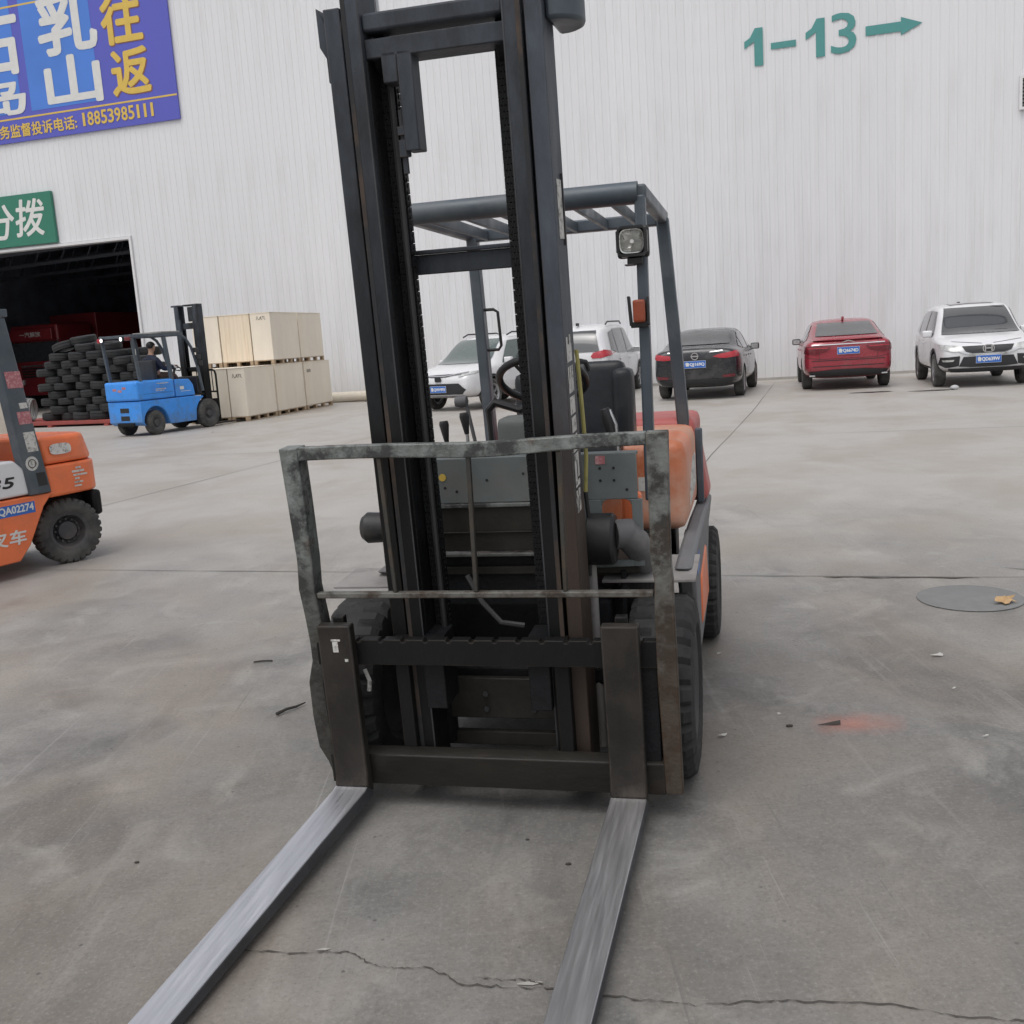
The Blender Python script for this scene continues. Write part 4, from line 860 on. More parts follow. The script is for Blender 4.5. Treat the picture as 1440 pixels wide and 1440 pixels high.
for q_ in ((.5705, .572, -.30, .55, .90, .906), (.5705, .572, .618, .622, .80, 1.15), (.5705, .572, -.40, .60, .772, .777)):
    b = MB(); b.box(*q_); obj('panel_gap', b, M['black_print'], bf, 0)
for z_, y_, w_ in ((.98, .06, .30), (.945, .06, .24), (1.10, .10, .34)):
    b = MB(); b.box(.571, .5735, y_, y_+w_, z_, z_+.018); obj('scuff', b, M['white_worn'], bf, 0)
for z_, x_ in ((1.0, -.28), (.97, -.10), (1.03, .05)):
    b = MB(); b.box(x_, x_+.13, -.4625, -.4605, z_, z_+.05); obj('faded_sticker', b, M['red_print'], bf, 0)
b = MB(); b.box(-.52, .52, 1.18, 1.55, .76, .80); obj('floor', b, M['grease'], bf, 0)
b = rbox(-.45, .45, 1.42, 1.56, .78, 1.20, .04); obj('dashboard', b, M['plastic'], bf, .7)
for sx in (-.52, .52):
    b = MB(); b.bar((sx, -.30, 1.17), (sx, -.40, 2.12), .06, .07, up=(0, 1, 0)); obj('guard_rear_leg', b, M['guard'], bf, .5, .01)
    b = MB(); b.bar((sx, .60, 1.15), (sx, .50, 2.12), .07, .09, up=(0, 1, 0)); obj('guard_middle_leg', b, M['guard'], bf, .5, .01)
    b = MB(); b.tube([(sx, 1.52, .85), (sx, 1.42, 1.45), (sx, 1.30, 1.85), (sx, 1.16, 2.05), (sx, 1.0, 2.15)], .035, 8); obj('guard_front_leg', b, M['guard'], bf, .7)
b = MB()
for sx in (-.52, .52): b.box(sx-.035, sx+.035, -.44, 1.05, 2.125, 2.19)
b.box(-.485, .485, -.44, -.38, 2.125, 2.185); b.box(-.485, .485, .99, 1.05, 2.125, 2.185); b.box(-.485, .485, .45, .53, 2.125, 2.185)
for k in range(5): b.box(-.36+k*.18-.012, -.36+k*.18+.012, -.38, .99, 2.13, 2.17)
b.box(-.485, .485, .53, 1.0, 2.172, 2.19)
obj('overhead_guard', b, M['guard'], bf, .5, .006)
b = rbox(-.50, .50, .46, 1.02, 2.195, 2.235, .015); obj('roof_cover', b, M['fender_top'], bf, .6)
for sx, mm_ in ((-.40, 'lit'), (.28, 'lit')):
    b = MB(); b.cyl((sx, -.50, 2.10), (sx, -.45, 2.10), .05, 14); lo_ = obj('work_lamp', b, M['plastic'], bf, .7)
    b = MB(); b.cyl((sx, -.506, 2.10), (sx, -.5005, 2.10), .040, 14); obj('lamp_lens', b, M['lit'], lo_, .7)
b = rbox(-.56, -.47, -.50, -.44, 2.05, 2.14, .015); obj('tail_light', b, M['redlens'], bf, .7)
b = rbox(.40, .56, -.50, -.44, 2.06, 2.14, .015); obj('tail_light', b, M['redlens_dark'], bf, .7)
b = MB(); b.box(.50, .556, -.365, -.35, 1.75, 1.88); obj('sticker', b, M['white_worn'], bf, 0)
b = rbox(-.26, .26, .30, .42, 1.15, 1.62, .04); obj('seat_backrest', b, M['vinyl'], bf, .7)
b = rbox(-.26, .26, .40, .90, 1.13, 1.22, .03); obj('seat_cushion', b, M['vinyl'], bf, .7)
b = MB(); b.lathe([(.014*cos(2*pi*k/8), .15+.014*sin(2*pi*k/8)) for k in range(8)], 'z', seg=28); b.tube([(0, 0, -.02), (.15, 0, 0)], .012, 6); b.tube([(0, 0, -.02), (-.15, 0, 0)], .012, 6); b.tube([(0, 0, 0), (0, .05, -.35)], .03, 8)
b.xf(Matrix.Translation((-.05, 1.22, 1.42)) @ Matrix.Rotation(radians(-30), 4, 'X')); obj('steering_wheel', b, M['plastic'], bf, .7)
for sx in (-.33, .33):
    b = MB(); chan(b, sx-.07, sx+.07, 1 if sx > 0 else -1, 1.70, 1.90, .08, 2.80); obj('mast_rail', b, M['mast'], bf, .5, .004)
    b = MB(); b.cyl((sx*.75, 1.72, .1), (sx*.75, 1.72, 2.5), .035, 10); obj('lift_cylinder', b, M['mast'], bf, .7)
b = MB(); b.box(-.50, -.26, 1.70, 1.90, 2.801, 2.84); b.box(-.10, .42, 1.72, 1.88, 2.801, 2.84); obj('mast_top_bracket', b, M['mast'], bf, .5, .004)
b = MB(); b.box(-.27, .27, 1.76, 1.82, 2.28, 2.42); obj('mast_cross_member', b, M['mast'], bf, .5, .004)
b = MB(); b.box(-.27, .27, 1.76, 1.82, 1.30, 1.40); obj('mast_cross_member', b, M['mast'], bf, .5, .004)
b = MB(); b.box(.02, .24, 1.75, 1.86, 2.45, 2.78); obj('hose_pulley_bracket', b, M['mast'], bf, .5, .01)
for (h, s_) in ((1.78, 1), (1.62, 1), (1.48, 1)):
    b = rbox(.56, .64, 1.30+(1.78-h)*.3, 1.42+(1.78-h)*.3, h-.05, h+.06, .02); obj('mirror', b, M['plastic'], bf, .7)
b = MB(); b.box(-.5, .5, 1.93, 1.97, .50, .60); b.box(-.5, .5, 1.93, 1.97, .10, .20); b.box(.30, .48, 1.9, 2.0, .46, .64); obj('carriage', b, M['mast'], bf, .5, .004)
b = MB(); b.tube([(.50, 2.00, .10), (.50, 2.00, 1.20), (.47, 2.00, 1.28), (.40, 2.00, 1.31), (-.40, 2.00, 1.31), (-.47, 2.00, 1.28), (-.50, 2.00, 1.20), (-.50, 2.00, .10)], .025, 8)
b.box(-.48, .48, 1.99, 2.01, .78, .82); obj('backrest_frame', b, M['mast'], bf, .6)
for k in range(5):
    b = MB(); b.cyl((-.36+k*.18, 2.00, .80), (-.36+k*.18, 2.00, 1.31), .012, 6); obj('backrest_rod', b, M['mast'], bf, .6)
for sx in (-.35, .35):
    b = MB(); b.prism([(1.98, .62), (2.02, .62), (2.02, .08), (2.9, .06), (2.9, .04), (1.98, .03)], 'x', sx-.055, sx+.055); obj('fork', b, M['shank'], bf, .5, .004)

# ---- the driver, built in the blue forklift's frame but a thing of its own
dr = thing('person', 'driver in a dark navy jacket sitting on the blue forklift, hand forward on the wheel', 'person', (-8.32, 23.34, 0), radians(-28)); dr.scale = (1.03, 1.03, 1.03)
def skin_body(name, pts, edges, m, parent, sub=2):
    bm = bmesh.new(); V = [bm.verts.new(p[0]) for p in pts]
    for a, c in edges: bm.edges.new((V[a], V[c]))
    me = bpy.data.meshes.new(name); bm.to_mesh(me); bm.free()
    o = bpy.data.objects.new(name, me); COL.objects.link(o); o.parent = parent
    md = o.modifiers.new('skin', 'SKIN'); md.use_smooth_shade = True
    for i, p in enumerate(pts):
        r = p[1]; me.skin_vertices[0].data[i].radius = (r, r) if not isinstance(r, tuple) else r
    me.skin_vertices[0].data[0].use_root = True
    s = o.modifiers.new('sub', 'SUBSURF'); s.levels = sub; s.render_levels = sub
    dg = bpy.context.evaluated_depsgraph_get(); m2 = bpy.data.meshes.new_from_object(o.evaluated_get(dg)); o.modifiers.clear()
    o.data = m2; bpy.data.meshes.remove(me); m2.materials.clear(); m2.materials.append(m)
    m2.polygons.foreach_set('use_smooth', [True]*len(m2.polygons)); return o
def chain(pts, edges, start, seq):
    prev = start
    for p in seq: pts.append(p); edges.append((prev, len(pts)-1)) ; prev = len(pts)-1
    return prev
pts = [((0, .52, 1.26), .11)]; ed = []
ch = chain(pts, ed, 0, [((0, .52, 1.42), (.13, .09)), ((0, .50, 1.60), (.15, .095)), ((0, .50, 1.70), (.10, .07)), ((0, .52, 1.78), .048), ((0, .545, 1.86), (.072, .085)), ((0, .555, 1.94), (.078, .092)), ((0, .55, 1.99), (.05, .06))])
for s in (-1, 1):
    e = chain(pts, ed, 2, [((s*.17, .50, 1.63), .06), ((s*.24, .60, 1.42), .048), ((s*.20, .86, 1.42), .038), ((s*.17, .97, 1.46), .028), ((s*.165, 1.02, 1.47), (.038, .018))])
    for k in range(4):
        fx = s*.165+(-.03+.02*k); chain(pts, ed, e, [((fx, 1.065+.006*(1.5-abs(k-1.5)), 1.475), .0085), ((fx, 1.085, 1.455), .008), ((fx, 1.078, 1.435), .007)])
    chain(pts, ed, e, [((s*.125, 1.025, 1.465), .010), ((s*.112, 1.055, 1.455), .009)])
    chain(pts, ed, 0, [((s*.11, .60, 1.26), .085), ((s*.14, .98, 1.24), .065), ((s*.14, 1.08, .96), .05), ((s*.14, 1.06, .84), .04), ((s*.14, 1.18, .82), .035)])
skin_body('body', pts, ed, M['skin'], dr)
pts = [((0, .52, 1.25), (.17, .13))]; ed = []
chain(pts, ed, 0, [((0, .52, 1.42), (.165, .12)), ((0, .50, 1.58), (.18, .125)), ((0, .50, 1.68), (.12, .09)), ((0, .51, 1.76), (.065, .065))])
for s in (-1, 1): chain(pts, ed, 2, [((s*.185, .50, 1.62), .078), ((s*.25, .60, 1.42), .064), ((s*.205, .86, 1.42), .052), ((s*.178, .95, 1.455), .042)])
skin_body('jacket', pts, ed, M['navy'], dr)
pts = [((0, .53, 1.25), (.16, .11))]; ed = []
for s in (-1, 1): chain(pts, ed, 0, [((s*.11, .62, 1.26), .10), ((s*.14, .99, 1.25), .08), ((s*.14, 1.09, .96), .062), ((s*.14, 1.07, .86), .055)])
skin_body('trousers', pts, ed, M['khaki'], dr)
b = MB()
for s in (-1, 1): b.xf(Matrix.Identity(4)); 
bmesh.ops.create_icosphere(b.bm, subdivisions=3, radius=1.0)
for v_ in b.bm.verts:
    c = v_.co.copy(); v_.co = Vector((c.x*.092, c.y*.105, c.z*.088)) if c.z > -.1 or c.y < .1 else Vector((c.x*.07, c.y*.06, c.z*.03))
b.xf(Matrix.Translation((0, .535, 1.945))); obj('hair', b, M['hair'], dr, 1.5)
for s in (-1, 1):
    b = MB(); b.lathe([(0, .0), (0, .035), (.012, .03), (.012, 0)], 'x', (s*.083, .545, 1.885), 12, closed=False); obj('ear', b, M['skin'], dr, 1.0)
    b = MB(); bmesh.ops.create_icosphere(b.bm, subdivisions=2, radius=.011); b.xf(Matrix.Translation((s*.03, .635, 1.905))); obj('eye', b, M['black_print'], dr, 1.5)
b = MB(); b.poly([(-.014, .63, 1.865), (.014, .63, 1.865), (0, .662, 1.868), (0, .635, 1.91)], [(0, 1, 2), (0, 2, 3), (1, 3, 2)]); obj('nose', b, M['skin'], dr, 0)
b = MB(); b.tube([(-.024, .622, 1.838), (0, .632, 1.836), (.024, .622, 1.838)], .006, 6); obj('mouth', b, M['red_print'], dr, 1)
for s in (-1, 1):
    b = MB(); b.cyl((s*.180, .935, 1.450), (s*.172, .965, 1.460), .044, 12); obj('white_cuff', b, M['white'], dr, .8)

# ================================================================ CRATES
PH = radians(14); E2 = Vector((sin(PH), cos(PH), 0)); E1 = Vector((cos(PH), -sin(PH), 0)); PC = Vector((-6.44, 25.65, 0))
def crate(label, u0, u1, v0, v1, z, h, tone='ply', front='ply', group='pale plywood crates stacked by the wall'):
    # u: to the right along the front, v: away from the viewer
    o = PC + E1*u0 + E2*v0; t = thing('wooden_crate', label, 'crate', (o.x, o.y, z), -PH, group)
    w, d = u1-u0, v1-v0; ph = .13; H = ph+h
    # pallet: deck, blocks, runners
    b = MB(); b.box(0, w, 0, d, ph-.022, ph-.001); obj('pallet_deck', b, M['pallet'], t, 0)
    nx = 3 if w > .7 else 2
    for i in range(nx):
        for j in range(4):
            bx = .0+(w-.09)*i/(nx-1); by = (d-.10)*j/3
            k = MB(); k.box(bx, bx+.09, by, by+.10, .022, ph-.0225); obj('pallet_block', k, M['pallet'], t, 0)
        k = MB(); bx = (w-.09)*i/(nx-1); k.box(bx, bx+.09, 0, d, .001, .0215); obj('pallet_runner', k, M['pallet'], t, 0)
    tk = .018
    b = MB(); b.box(0, w, 0, tk, ph, H); obj('front_panel', b, M[front], t, 0, .003)
    b = MB(); b.box(w-tk, w, tk+.001, d-tk-.001, ph, H-.001); obj('side_panel', b, M[tone], t, 0, .003)
    b = MB(); b.box(0, tk, tk+.001, d-tk-.001, ph, H-.001); obj('side_panel', b, M[tone], t, 0, .003)
    b = MB(); b.box(0, w, d-tk, d, ph, H); obj('back_panel', b, M[tone], t, 0, .003)
    b = MB(); b.box(-.012, w+.012, -.012, d+.012, H+.001, H+.02); obj('lid', b, M[tone], t, 0, .003)
    return t, w, d, ph, H
def scribble(t, x, y, z, face):
    b = MB(); pts = [(0, 0), (.03, .10), (.06, 0), (.10, .02), (.15, .09), (.11, .06), (.16, .0), (.19, .09), (.24, .08), (.22, .03), (.26, .0)]
    P = [(x+p[0], y-.004, z+p[1]) if face == 'f' else (x+.004, y+p[0], z+p[1]) for p in pts]
    b.tube(P, .006, 4); obj('marker_writing', b, M['black_print'], t, 0)
Hb, Ht = 1.20, 1.22
t, w, d, ph, H = crate('narrow pale crate at the near corner of the lower row', -.46, 0, 0, 1.60, 0, Hb); scribble(t, .12, 0, 1.1, 'f')
crate('lower pale crate next to the blue forklift forks', -1.62, -.49, 0, 1.60, 0, Hb)
crate('middle crate of the lower row on the receding side', -1.12, 0.02, 1.66, 3.36, 0, Hb, 'ply'); 
t, w, d, ph, H = crate('farthest crate of the lower row, nearest the white pipe', -1.1, 0.03, 3.44, 5.2, 0, Hb); scribble(t, w, .15, 1.05, 's')
crate('lower crate hidden behind the near row by the wall', -2.3, -1.16, 1.66, 3.36, 0, Hb)
zt = Hb+.152
t, w, d, ph, H = crate('upper crate with a plain front at the near right corner of the top row', -.55, 0.02, 1.66, 3.3, zt, Ht); scribble(t, .18, 0, 1.18, 'f')
crate('upper crate with a yellowish vertical grained front', -1.46, -.585, 1.66, 3.3, zt, Ht, 'ply', 'ply2')
crate('upper crate at the left end of the top row behind the blue mast', -2.28, -1.50, 1.66, 3.3, zt, Ht)
crate('upper crate at the far end of the top row', -1.1, 0.0, 3.40, 4.95, zt, Ht)
# crate behind the orange forklift
t_ = thing('wooden_crate', 'pale crate seen through the cab of the orange forklift at the left edge', 'crate', (-9.9, 18.15, 0), radians(10), 'pale plywood crates')
b = MB(); b.box(-1.2, .65, 0, 1.4, .14, 1.98); obj('crate_panel', b, M['ply'], t_, 0, .004)
b = MB(); b.box(-1.2, .65, 0, 1.4, .09, .139); obj('pallet_deck', b, M['pallet'], t_, 0)
for k in range(3):
    b = MB(); b.box(-1.2+k*.86, -1.07+k*.86, 0, 1.4, 0, .089); obj('pallet_runner', b, M['pallet'], t_, 0)
# long pale roll lying at the foot of the wall
WE = Vector((cos(WANG), sin(WANG), 0)); WN = Vector((sin(WANG), -cos(WANG), 0)); WO = Vector((0, 30.875, 0))
def wp(s, n, z=0): return WO + WE*s + WN*n + Vector((0, 0, z))
b = MB(); b.cyl(tuple(Vector((-2.6, 0, .16))), (2.6, 0, .16), .16, 20); p = wp(-3.3, .45)
r_ = obj('foam_roll', b, M['cream'], None, .7, .02); r_.location = p; r_.rotation_euler = (0, 0, WANG); tag(r_, 'long pale foam roll lying at the foot of the white wall', 'roll')
b = MB(); b.cyl((-.6, 0, .012), (1.5, -.1, .50), .012, 6); s_ = obj('thin_pole', b, M['stick'], None, .7); s_.location = wp(-3.6, .85); s_.rotation_euler = (0, 0, WANG); tag(s_, 'thin dark pole leaning across the pale roll by the wall', 'pole')

# ================================================================ TYRE STACK
tb = MB(); R, W2 = .34, .11
tb.lathe([(-W2*.75, .20), (-W2, .25), (-W2, R-.05), (-W2*.85, R-.008), (-W2*.45, R), (-W2*.42, R-.012), (-W2*.36, R-.012), (-W2*.33, R), (W2*.33, R), (W2*.36, R-.012), (W2*.42, R-.012), (W2*.45, R), (W2*.85, R-.008), (W2, R-.05), (W2, .25), (W2*.75, .20), (W2*.55, .215), (-W2*.55, .215)], 'z', seg=32)
tmesh = tb.mesh('tyre', M['tyre'], .5)
TA = radians(-24); TE = Vector((cos(TA), sin(TA), 0)); TN = Vector((sin(TA), -cos(TA), 0)); TO = Vector((-13.1, 29.9, .0))
PZ = .16
ORD = ['first', 'second', 'third', 'fourth', 'fifth', 'sixth', 'seventh', 'eighth', 'ninth']
LAY = ['bottom', 'second', 'third', 'fourth', 'fifth', 'sixth', 'seventh', 'eighth', 'ninth']
def add_tyre(u, n, z, tx=0, ty=0, sc=1.0, label=''):
    o = bpy.data.objects.new('tyre', tmesh); COL.objects.link(o); p = TO + TE*u + TN*n; o.location = (p.x, p.y, z)
    o.rotation_euler = (tx, ty, random.uniform(0, 6)); o.scale = (sc, sc, sc*random.uniform(.94, 1.04))
    tag(o, label, 'tyre', 'old tyres stacked before the doorway'); return o
for row in range(9):
    z = PZ+.105+row*.207; i_ = 0
    for k in range(6):
        u = .34+k*.66+(.33 if row % 2 else 0)+random.uniform(-.08, .08)
        if row == 8 and (k == 0 or k > 4): continue
        i_ += 1
        add_tyre(u, .36+random.uniform(-.08, .08), z, random.uniform(-.06, .06), random.uniform(-.06, .06), random.uniform(.94, 1.08), 'black tyre, %s from the left in the %s layer of the stack front' % (ORD[i_-1], LAY[row]))
    if row >= 6:
        for k in range(5): add_tyre(.55+k*.66+(.0 if row % 2 else .33)+random.uniform(-.05, .05), -.32, z+.01, random.uniform(-.03, .03), random.uniform(-.03, .03), random.uniform(.96, 1.06), 'black tyre, %s from the left in the %s layer of the rear tyre row' % (ORD[k], LAY[row]))
    else:
        for k in range(5): add_tyre(.55+k*.66+(.0 if row % 2 else .33), -.32, z+.01, 0, 0, 1.0, 'black tyre, %s from the left in the %s layer of the rear tyre row' % (ORD[k], LAY[row])) if k in (0, 4) else None
for (u, n, z, tx, ty, lb) in ((1.05, .3, 2.20, .25, -.12, 'tilted tyre on top of the stack showing its dark opening'), (1.9, .3, 2.16, .10, .06, 'tyre in the middle of the top layer of the stack'), (1.55, .1, 2.36, .08, .10, 'topmost tyre of the stack, lying over two others'), (2.6, .25, 2.14, .05, .1, 'tyre at the right end of the top layer behind the blue guard')):
    add_tyre(u, n, z, tx, ty, 1.05, lb)
fb = thing('steel_platform', 'low red steel platform under the stack of black tyres', 'platform', tuple(TO), TA)
b = MB(); b.box(-1.6, 5.2, -.95, 1.1, .06, .155); obj('deck', b, M['steel_red'], fb, 0, .01)
for k in range(4):
    b = MB(); b.box(-1.4+k*2.1, -1.25+k*2.1, -1.0, 1.0, 0, .059); obj('foot_beam', b, M['steel_red'], fb, 0)
# pale coil standing beside the tyres
b = MB()
for k in range(5): b.lathe([(.05*k+.024*cos(2*pi*j/8), .30+.024*sin(2*pi*j/8)+.012*(k % 2)) for j in range(8)], 'x', seg=28)
co = obj('hose_coil', b, mat('pale_grey_hose', (.26, .26, .255), .6), None, .7); p = TO+TE*(-.55)+TN*.55; co.location = (p.x, p.y, .51); co.rotation_euler = (0, .1, TA+.5)
tag(co, 'pale grey coil of hose standing at the left of the tyres', 'hose coil')

# ================================================================ RED TRUCK in the doorway
tr = thing('truck', 'dark red lorry parked inside the doorway behind the tyres', 'truck', (-19.3, 43.0, 0), radians(-20))
b = rbox(-1.25, 1.25, 0, 2.0, .9, 3.45, .12); obj('cab', b, M['truck_red'], tr, .7)
b = MB(); b.box(-1.2, 1.2, -.03, -.004, 1.95, 2.75); obj('windscreen', b, M['glass'], tr, 0, .02)
b = MB(); b.hexa([(-1.15, -.25, 2.82), (1.15, -.25, 2.82), (1.15, 0, 2.82), (-1.15, 0, 2.82)], [(-1.1, -.18, 3.28), (1.1, -.18, 3.28), (1.1, 0, 3.28), (-1.1, 0, 3.28)]); obj('sun_visor', b, M['truck_red'], tr, 0, .03)
text_mesh('lettering', '一汽解放', -.55, .55, 2.95, 3.15, 0, M['white_worn'], tr, bold=.02, depth=.002, mtx=Matrix.Translation((0, -.232, 0)))
for k in range(5):
    b = MB(); b.box(-.85, .85, -.05, -.004, 1.30+k*.11, 1.37+k*.11); obj('grille_bar', b, M['chrome_trim'] if k == 4 else M['plastic'], tr, 0, .01)
for s in (-1, 1):
    b = rbox(s*.98-.18, s*.98+.18, -.10, .02, 1.0, 1.22, .04); obj('headlight', b, M['lamp_glass'], tr, .7)
    b = MB(); b.box(s*1.36-.10, s*1.36+.10, -.2, -.14, 2.0, 2.6); b.tube([(s*1.2, -.05, 2.8), (s*1.36, -.15, 2.8), (s*1.36, -.15, 2.58)], .02, 6); obj('mirror', b, M['plastic'], tr, 0, .02)
b = rbox(-1.25, 1.25, -.18, .2, .55, .98, .06); obj('bumper', b, M['truck_red'], tr, .7)
for s in (-1, 1): wheel(tr, (s*1.02, .9, .5), .5, .28, .28, s, tm='tyre', bolts=8)
b = MB(); b.box(-1.25, 1.25, 2.3, 9, 1.1, 3.9); obj('cargo_body', b, M['truck_red'], tr, 0, .03)
b = MB(); b.box(-.5, .5, .3, 9, .6, 1.09); obj('truck_frame', b, M['grease'], tr, 0)
for s in (-1, 1):
    for yy_ in (6.2, 7.4): wheel(tr, (s*.98, yy_, .5), .5, .4, .28, s, tm='tyre', bolts=8)
# ================================================================ PARKED CARS (local: x right, y forward, z up; y = 0 midway)
def car_body(name, st, m, parent, wheels, arch_r):
    # st: stations from rear to front: (y, w, zb, zbelt, wr, zr)
    b = MB(); rings = []
    for (y, w, zb, ze, wr, zr) in st:
        half = [(0, zb), (.72*w, zb), (.95*w, zb+.07), (w, zb+.20), (w*1.0, (zb+ze)*.5+.05), (w*.985, ze-.06), (w*.955, ze)]
        if zr-ze > .12: half += [(w*.955+(wr-w*.955)*.30, ze+(zr-ze)*.33), (w*.955+(wr-w*.955)*.68, ze+(zr-ze)*.68), (wr, zr-.05), (wr*.90, zr-.012), (wr*.5, zr+.012), (0, zr+.02)]
        else: half += [(w*.90, ze+(zr-ze)*.35), (w*.82, ze+(zr-ze)*.6), (wr, zr-(zr-ze)*.18), (wr*.8, zr), (wr*.45, zr+.008), (0, zr+.012)]
        ring = [b.bm.verts.new((x, y, z)) for x, z in half] + [b.bm.verts.new((-x, y, z)) for x, z in half[-2:0:-1]]
        rings.append(ring)
    n = len(rings[0])
    for A, B in zip(rings, rings[1:]):
        for k in range(n): b.bm.faces.new((A[k], A[(k+1) % n], B[(k+1) % n], B[k]))
    for R_ in (rings[0][::-1], rings[-1]):
        # cap with quads between the two sides
        h = n//2
        L_ = R_[:]
        b.bm.faces.new(R_)
    bmesh.ops.recalc_face_normals(b.bm, faces=b.bm.faces)
    me = bpy.data.meshes.new(name); b.bm.to_mesh(me); b.bm.free(); me.materials.append(m)
    o = bpy.data.objects.new(name, me); COL.objects.link(o)
    s = o.modifiers.new('s', 'SUBSURF'); s.levels = 2; s.render_levels = 2
    cut = MB()
    for (wy, wz) in wheels: cut.cyl((-1.3, wy, wz), (-.62, wy, wz), arch_r, 28); cut.cyl((.62, wy, wz), (1.3, wy, wz), arch_r, 28)
    cm = cut.mesh('cutter', M['trim_black'], 0); c = bpy.data.objects.new('cutter', cm); COL.objects.link(c)
    bo = o.modifiers.new('b', 'BOOLEAN'); bo.operation = 'DIFFERENCE'; bo.object = c; bo.solver = 'EXACT'
    try: bo.material_mode = 'TRANSFER'
    except Exception: pass
    dg = bpy.context.evaluated_depsgraph_get(); m2 = bpy.data.meshes.new_from_object(o.evaluated_get(dg)); o.modifiers.clear(); o.data = m2
    bpy.data.objects.remove(c); bpy.data.meshes.remove(cm); bpy.data.meshes.remove(me)
    m2.polygons.foreach_set('use_smooth', [True]*len(m2.polygons)); m2.set_sharp_from_angle(angle=.9)
    bm = bmesh.new(); bm.from_mesh(m2); tree = BVHTree.FromBMesh(bm); bm.free()
    o.parent = parent
    return o, tree
def decal(name, tree, poly, d, m, parent, off=.008, cuts=3, thick=0.0, smooth=.7):
    # outline projected onto the body along direction d ('f' front, 'r' rear, 'R' right, 'L' left)
    b = MB(); dirs = {'f': Vector((0, -1, 0)), 'r': Vector((0, 1, 0)), 'R': Vector((-1, 0, 0)), 'L': Vector((1, 0, 0)), 'T': Vector((0, 0, -1))}
    dv = dirs[d]; org = -dv*4
    def P(u, v): return Vector((u, 0, v)) if d in 'fr' else (Vector((0, u, v)) if d in 'RL' else Vector((u, v, 0)))
    vs = [b.bm.verts.new(P(*p)) for p in poly]; b.bm.faces.new(vs)
    bmesh.ops.triangulate(b.bm, faces=b.bm.faces[:])
    for _ in range(cuts+2): 
        long_ = [e for e in b.bm.edges if e.calc_length() > .06]
        if long_: bmesh.ops.subdivide_edges(b.bm, edges=long_, cuts=1, use_grid_fill=False); bmesh.ops.triangulate(b.bm, faces=b.bm.faces[:])
    last = None
    for v_ in b.bm.verts:
        h = tree.ray_cast(v_.co+org, dv)
        if h[0] is not None: v_.co = h[0] - dv*off + h[1]*off*.6; last = True
        else: v_.co = v_.co + org + dv*3.2 if False else v_.co; v_.tag = True
    bad = [v_ for v_ in b.bm.verts if v_.tag]
    if bad: bmesh.ops.delete(b.bm, geom=bad, context='VERTS')
    if thick:
        r = bmesh.ops.extrude_face_region(b.bm, geom=b.bm.faces[:])
        for g_ in r['geom']:
            if isinstance(g_, bmesh.types.BMVert): g_.co -= dv*thick
    bmesh.ops.recalc_face_normals(b.bm, faces=b.bm.faces)
    c_ = Vector((0, 0, 0))
    fl_ = [f for f in b.bm.faces]
    if fl_ and not thick and sum(f.normal.dot(dv) for f in fl_) > 0: bmesh.ops.reverse_faces(b.bm, faces=fl_)
    me = bpy.data.meshes.new(name); b.bm.to_mesh(me); b.bm.free(); me.materials.append(m)
    me.polygons.foreach_set('use_smooth', [True]*len(me.polygons)); me.set_sharp_from_angle(angle=smooth)
    o = bpy.data.objects.new(name, me); COL.objects.link(o); o.parent = parent; return o
def mirror_pts(P): return [(-x, z) for x, z in P]
def car_wheels(parent, track, ys, R, w=.21, spokes=5):
    for y in ys:
        for s in (-1, 1):
            b = MB(); rr = R*.66; h = w/2
            b.lathe([(s*h*.9, rr+.004), (s*(h*.9-.02), rr-.02), (s*(h*.5), rr-.03), (-s*h*.7, rr-.03), (-s*h*.7, rr+.004)], 'x', seg=28, closed=False, cap=False)
            b.cyl((s*h*.3, 0, 0), (s*h*.78, 0, 0), .06, 12)
            for k in range(spokes):
                a = 2*pi*k/spokes
                for da in (-.12, .12): b.bar((s*h*.72, .03*cos(a), .03*sin(a)), (s*h*.62, (rr-.02)*cos(a+da), (rr-.02)*sin(a+da)), .035, .02, up=(1, 0, 0))
            o = obj('wheel', b, M['alloy'], parent, .5, 0, loc=(s*track, y, R))
            b = MB(); b.lathe([(-h*.85, rr), (-h, rr+.03), (-h, R-.04), (-h*.8, R-.005), (-h*.4, R), (h*.4, R), (h*.8, R-.005), (h, R-.04), (h, rr+.03), (h*.85, rr)], 'x', seg=36); obj('tyre', b, M['rubber'], o, .5)
            b = MB(); b.cyl((-s*h*.2, 0, 0), (-s*h*.1, 0, 0), rr-.04, 20); obj('brake_disc', b, M['trim_black'], o, .5)
def plate(parent, tree, x, y, z, txt, face):
    s = 1 if face == 'f' else -1
    b = MB(); b.box(x-.22, x+.22, min(y, y+s*.012), max(y, y+s*.012), z-.07, z+.07)
    p = obj('number_plate', b, M['plate_blue'], parent, 0, .003)
    rot = Matrix.Translation((x, y+s*.0145, z)) @ Matrix.Rotation(pi if s > 0 else 0, 4, 'Z')
    text_mesh('plate_number', txt, -.195, .195, -.045, .045, 0, M['white'], p, bold=.04, depth=.001, mtx=rot)
    b = MB(); b.box(x-.223, x+.223, min(y-s*.002, y+s*.010), max(y-s*.002, y+s*.010), z-.074, z+.074); obj('plate_surround', b, M['white'], p, 0)
def mirrors(parent, x, y, z, m):
    for s in (-1, 1):
        b = rbox(min(s*x, s*(x+.19)), max(s*x, s*(x+.19)), y-.06, y+.07, z-.065, z+.075, .04); o = obj('door_mirror', b, M[m], parent, .9)
        b = MB(); b.box(min(s*(x+.02), s*(x+.17)), max(s*(x+.02), s*(x+.17)), y-.066, y-.061, z-.045, z+.055); obj('mirror_glass', b, M['chrome_trim'], o, 0)
def side_windows(tree, parent, polys, m):
    for P in polys:
        for d in 'RL': decal('side_window', tree, P, d, M[m], parent, .007)
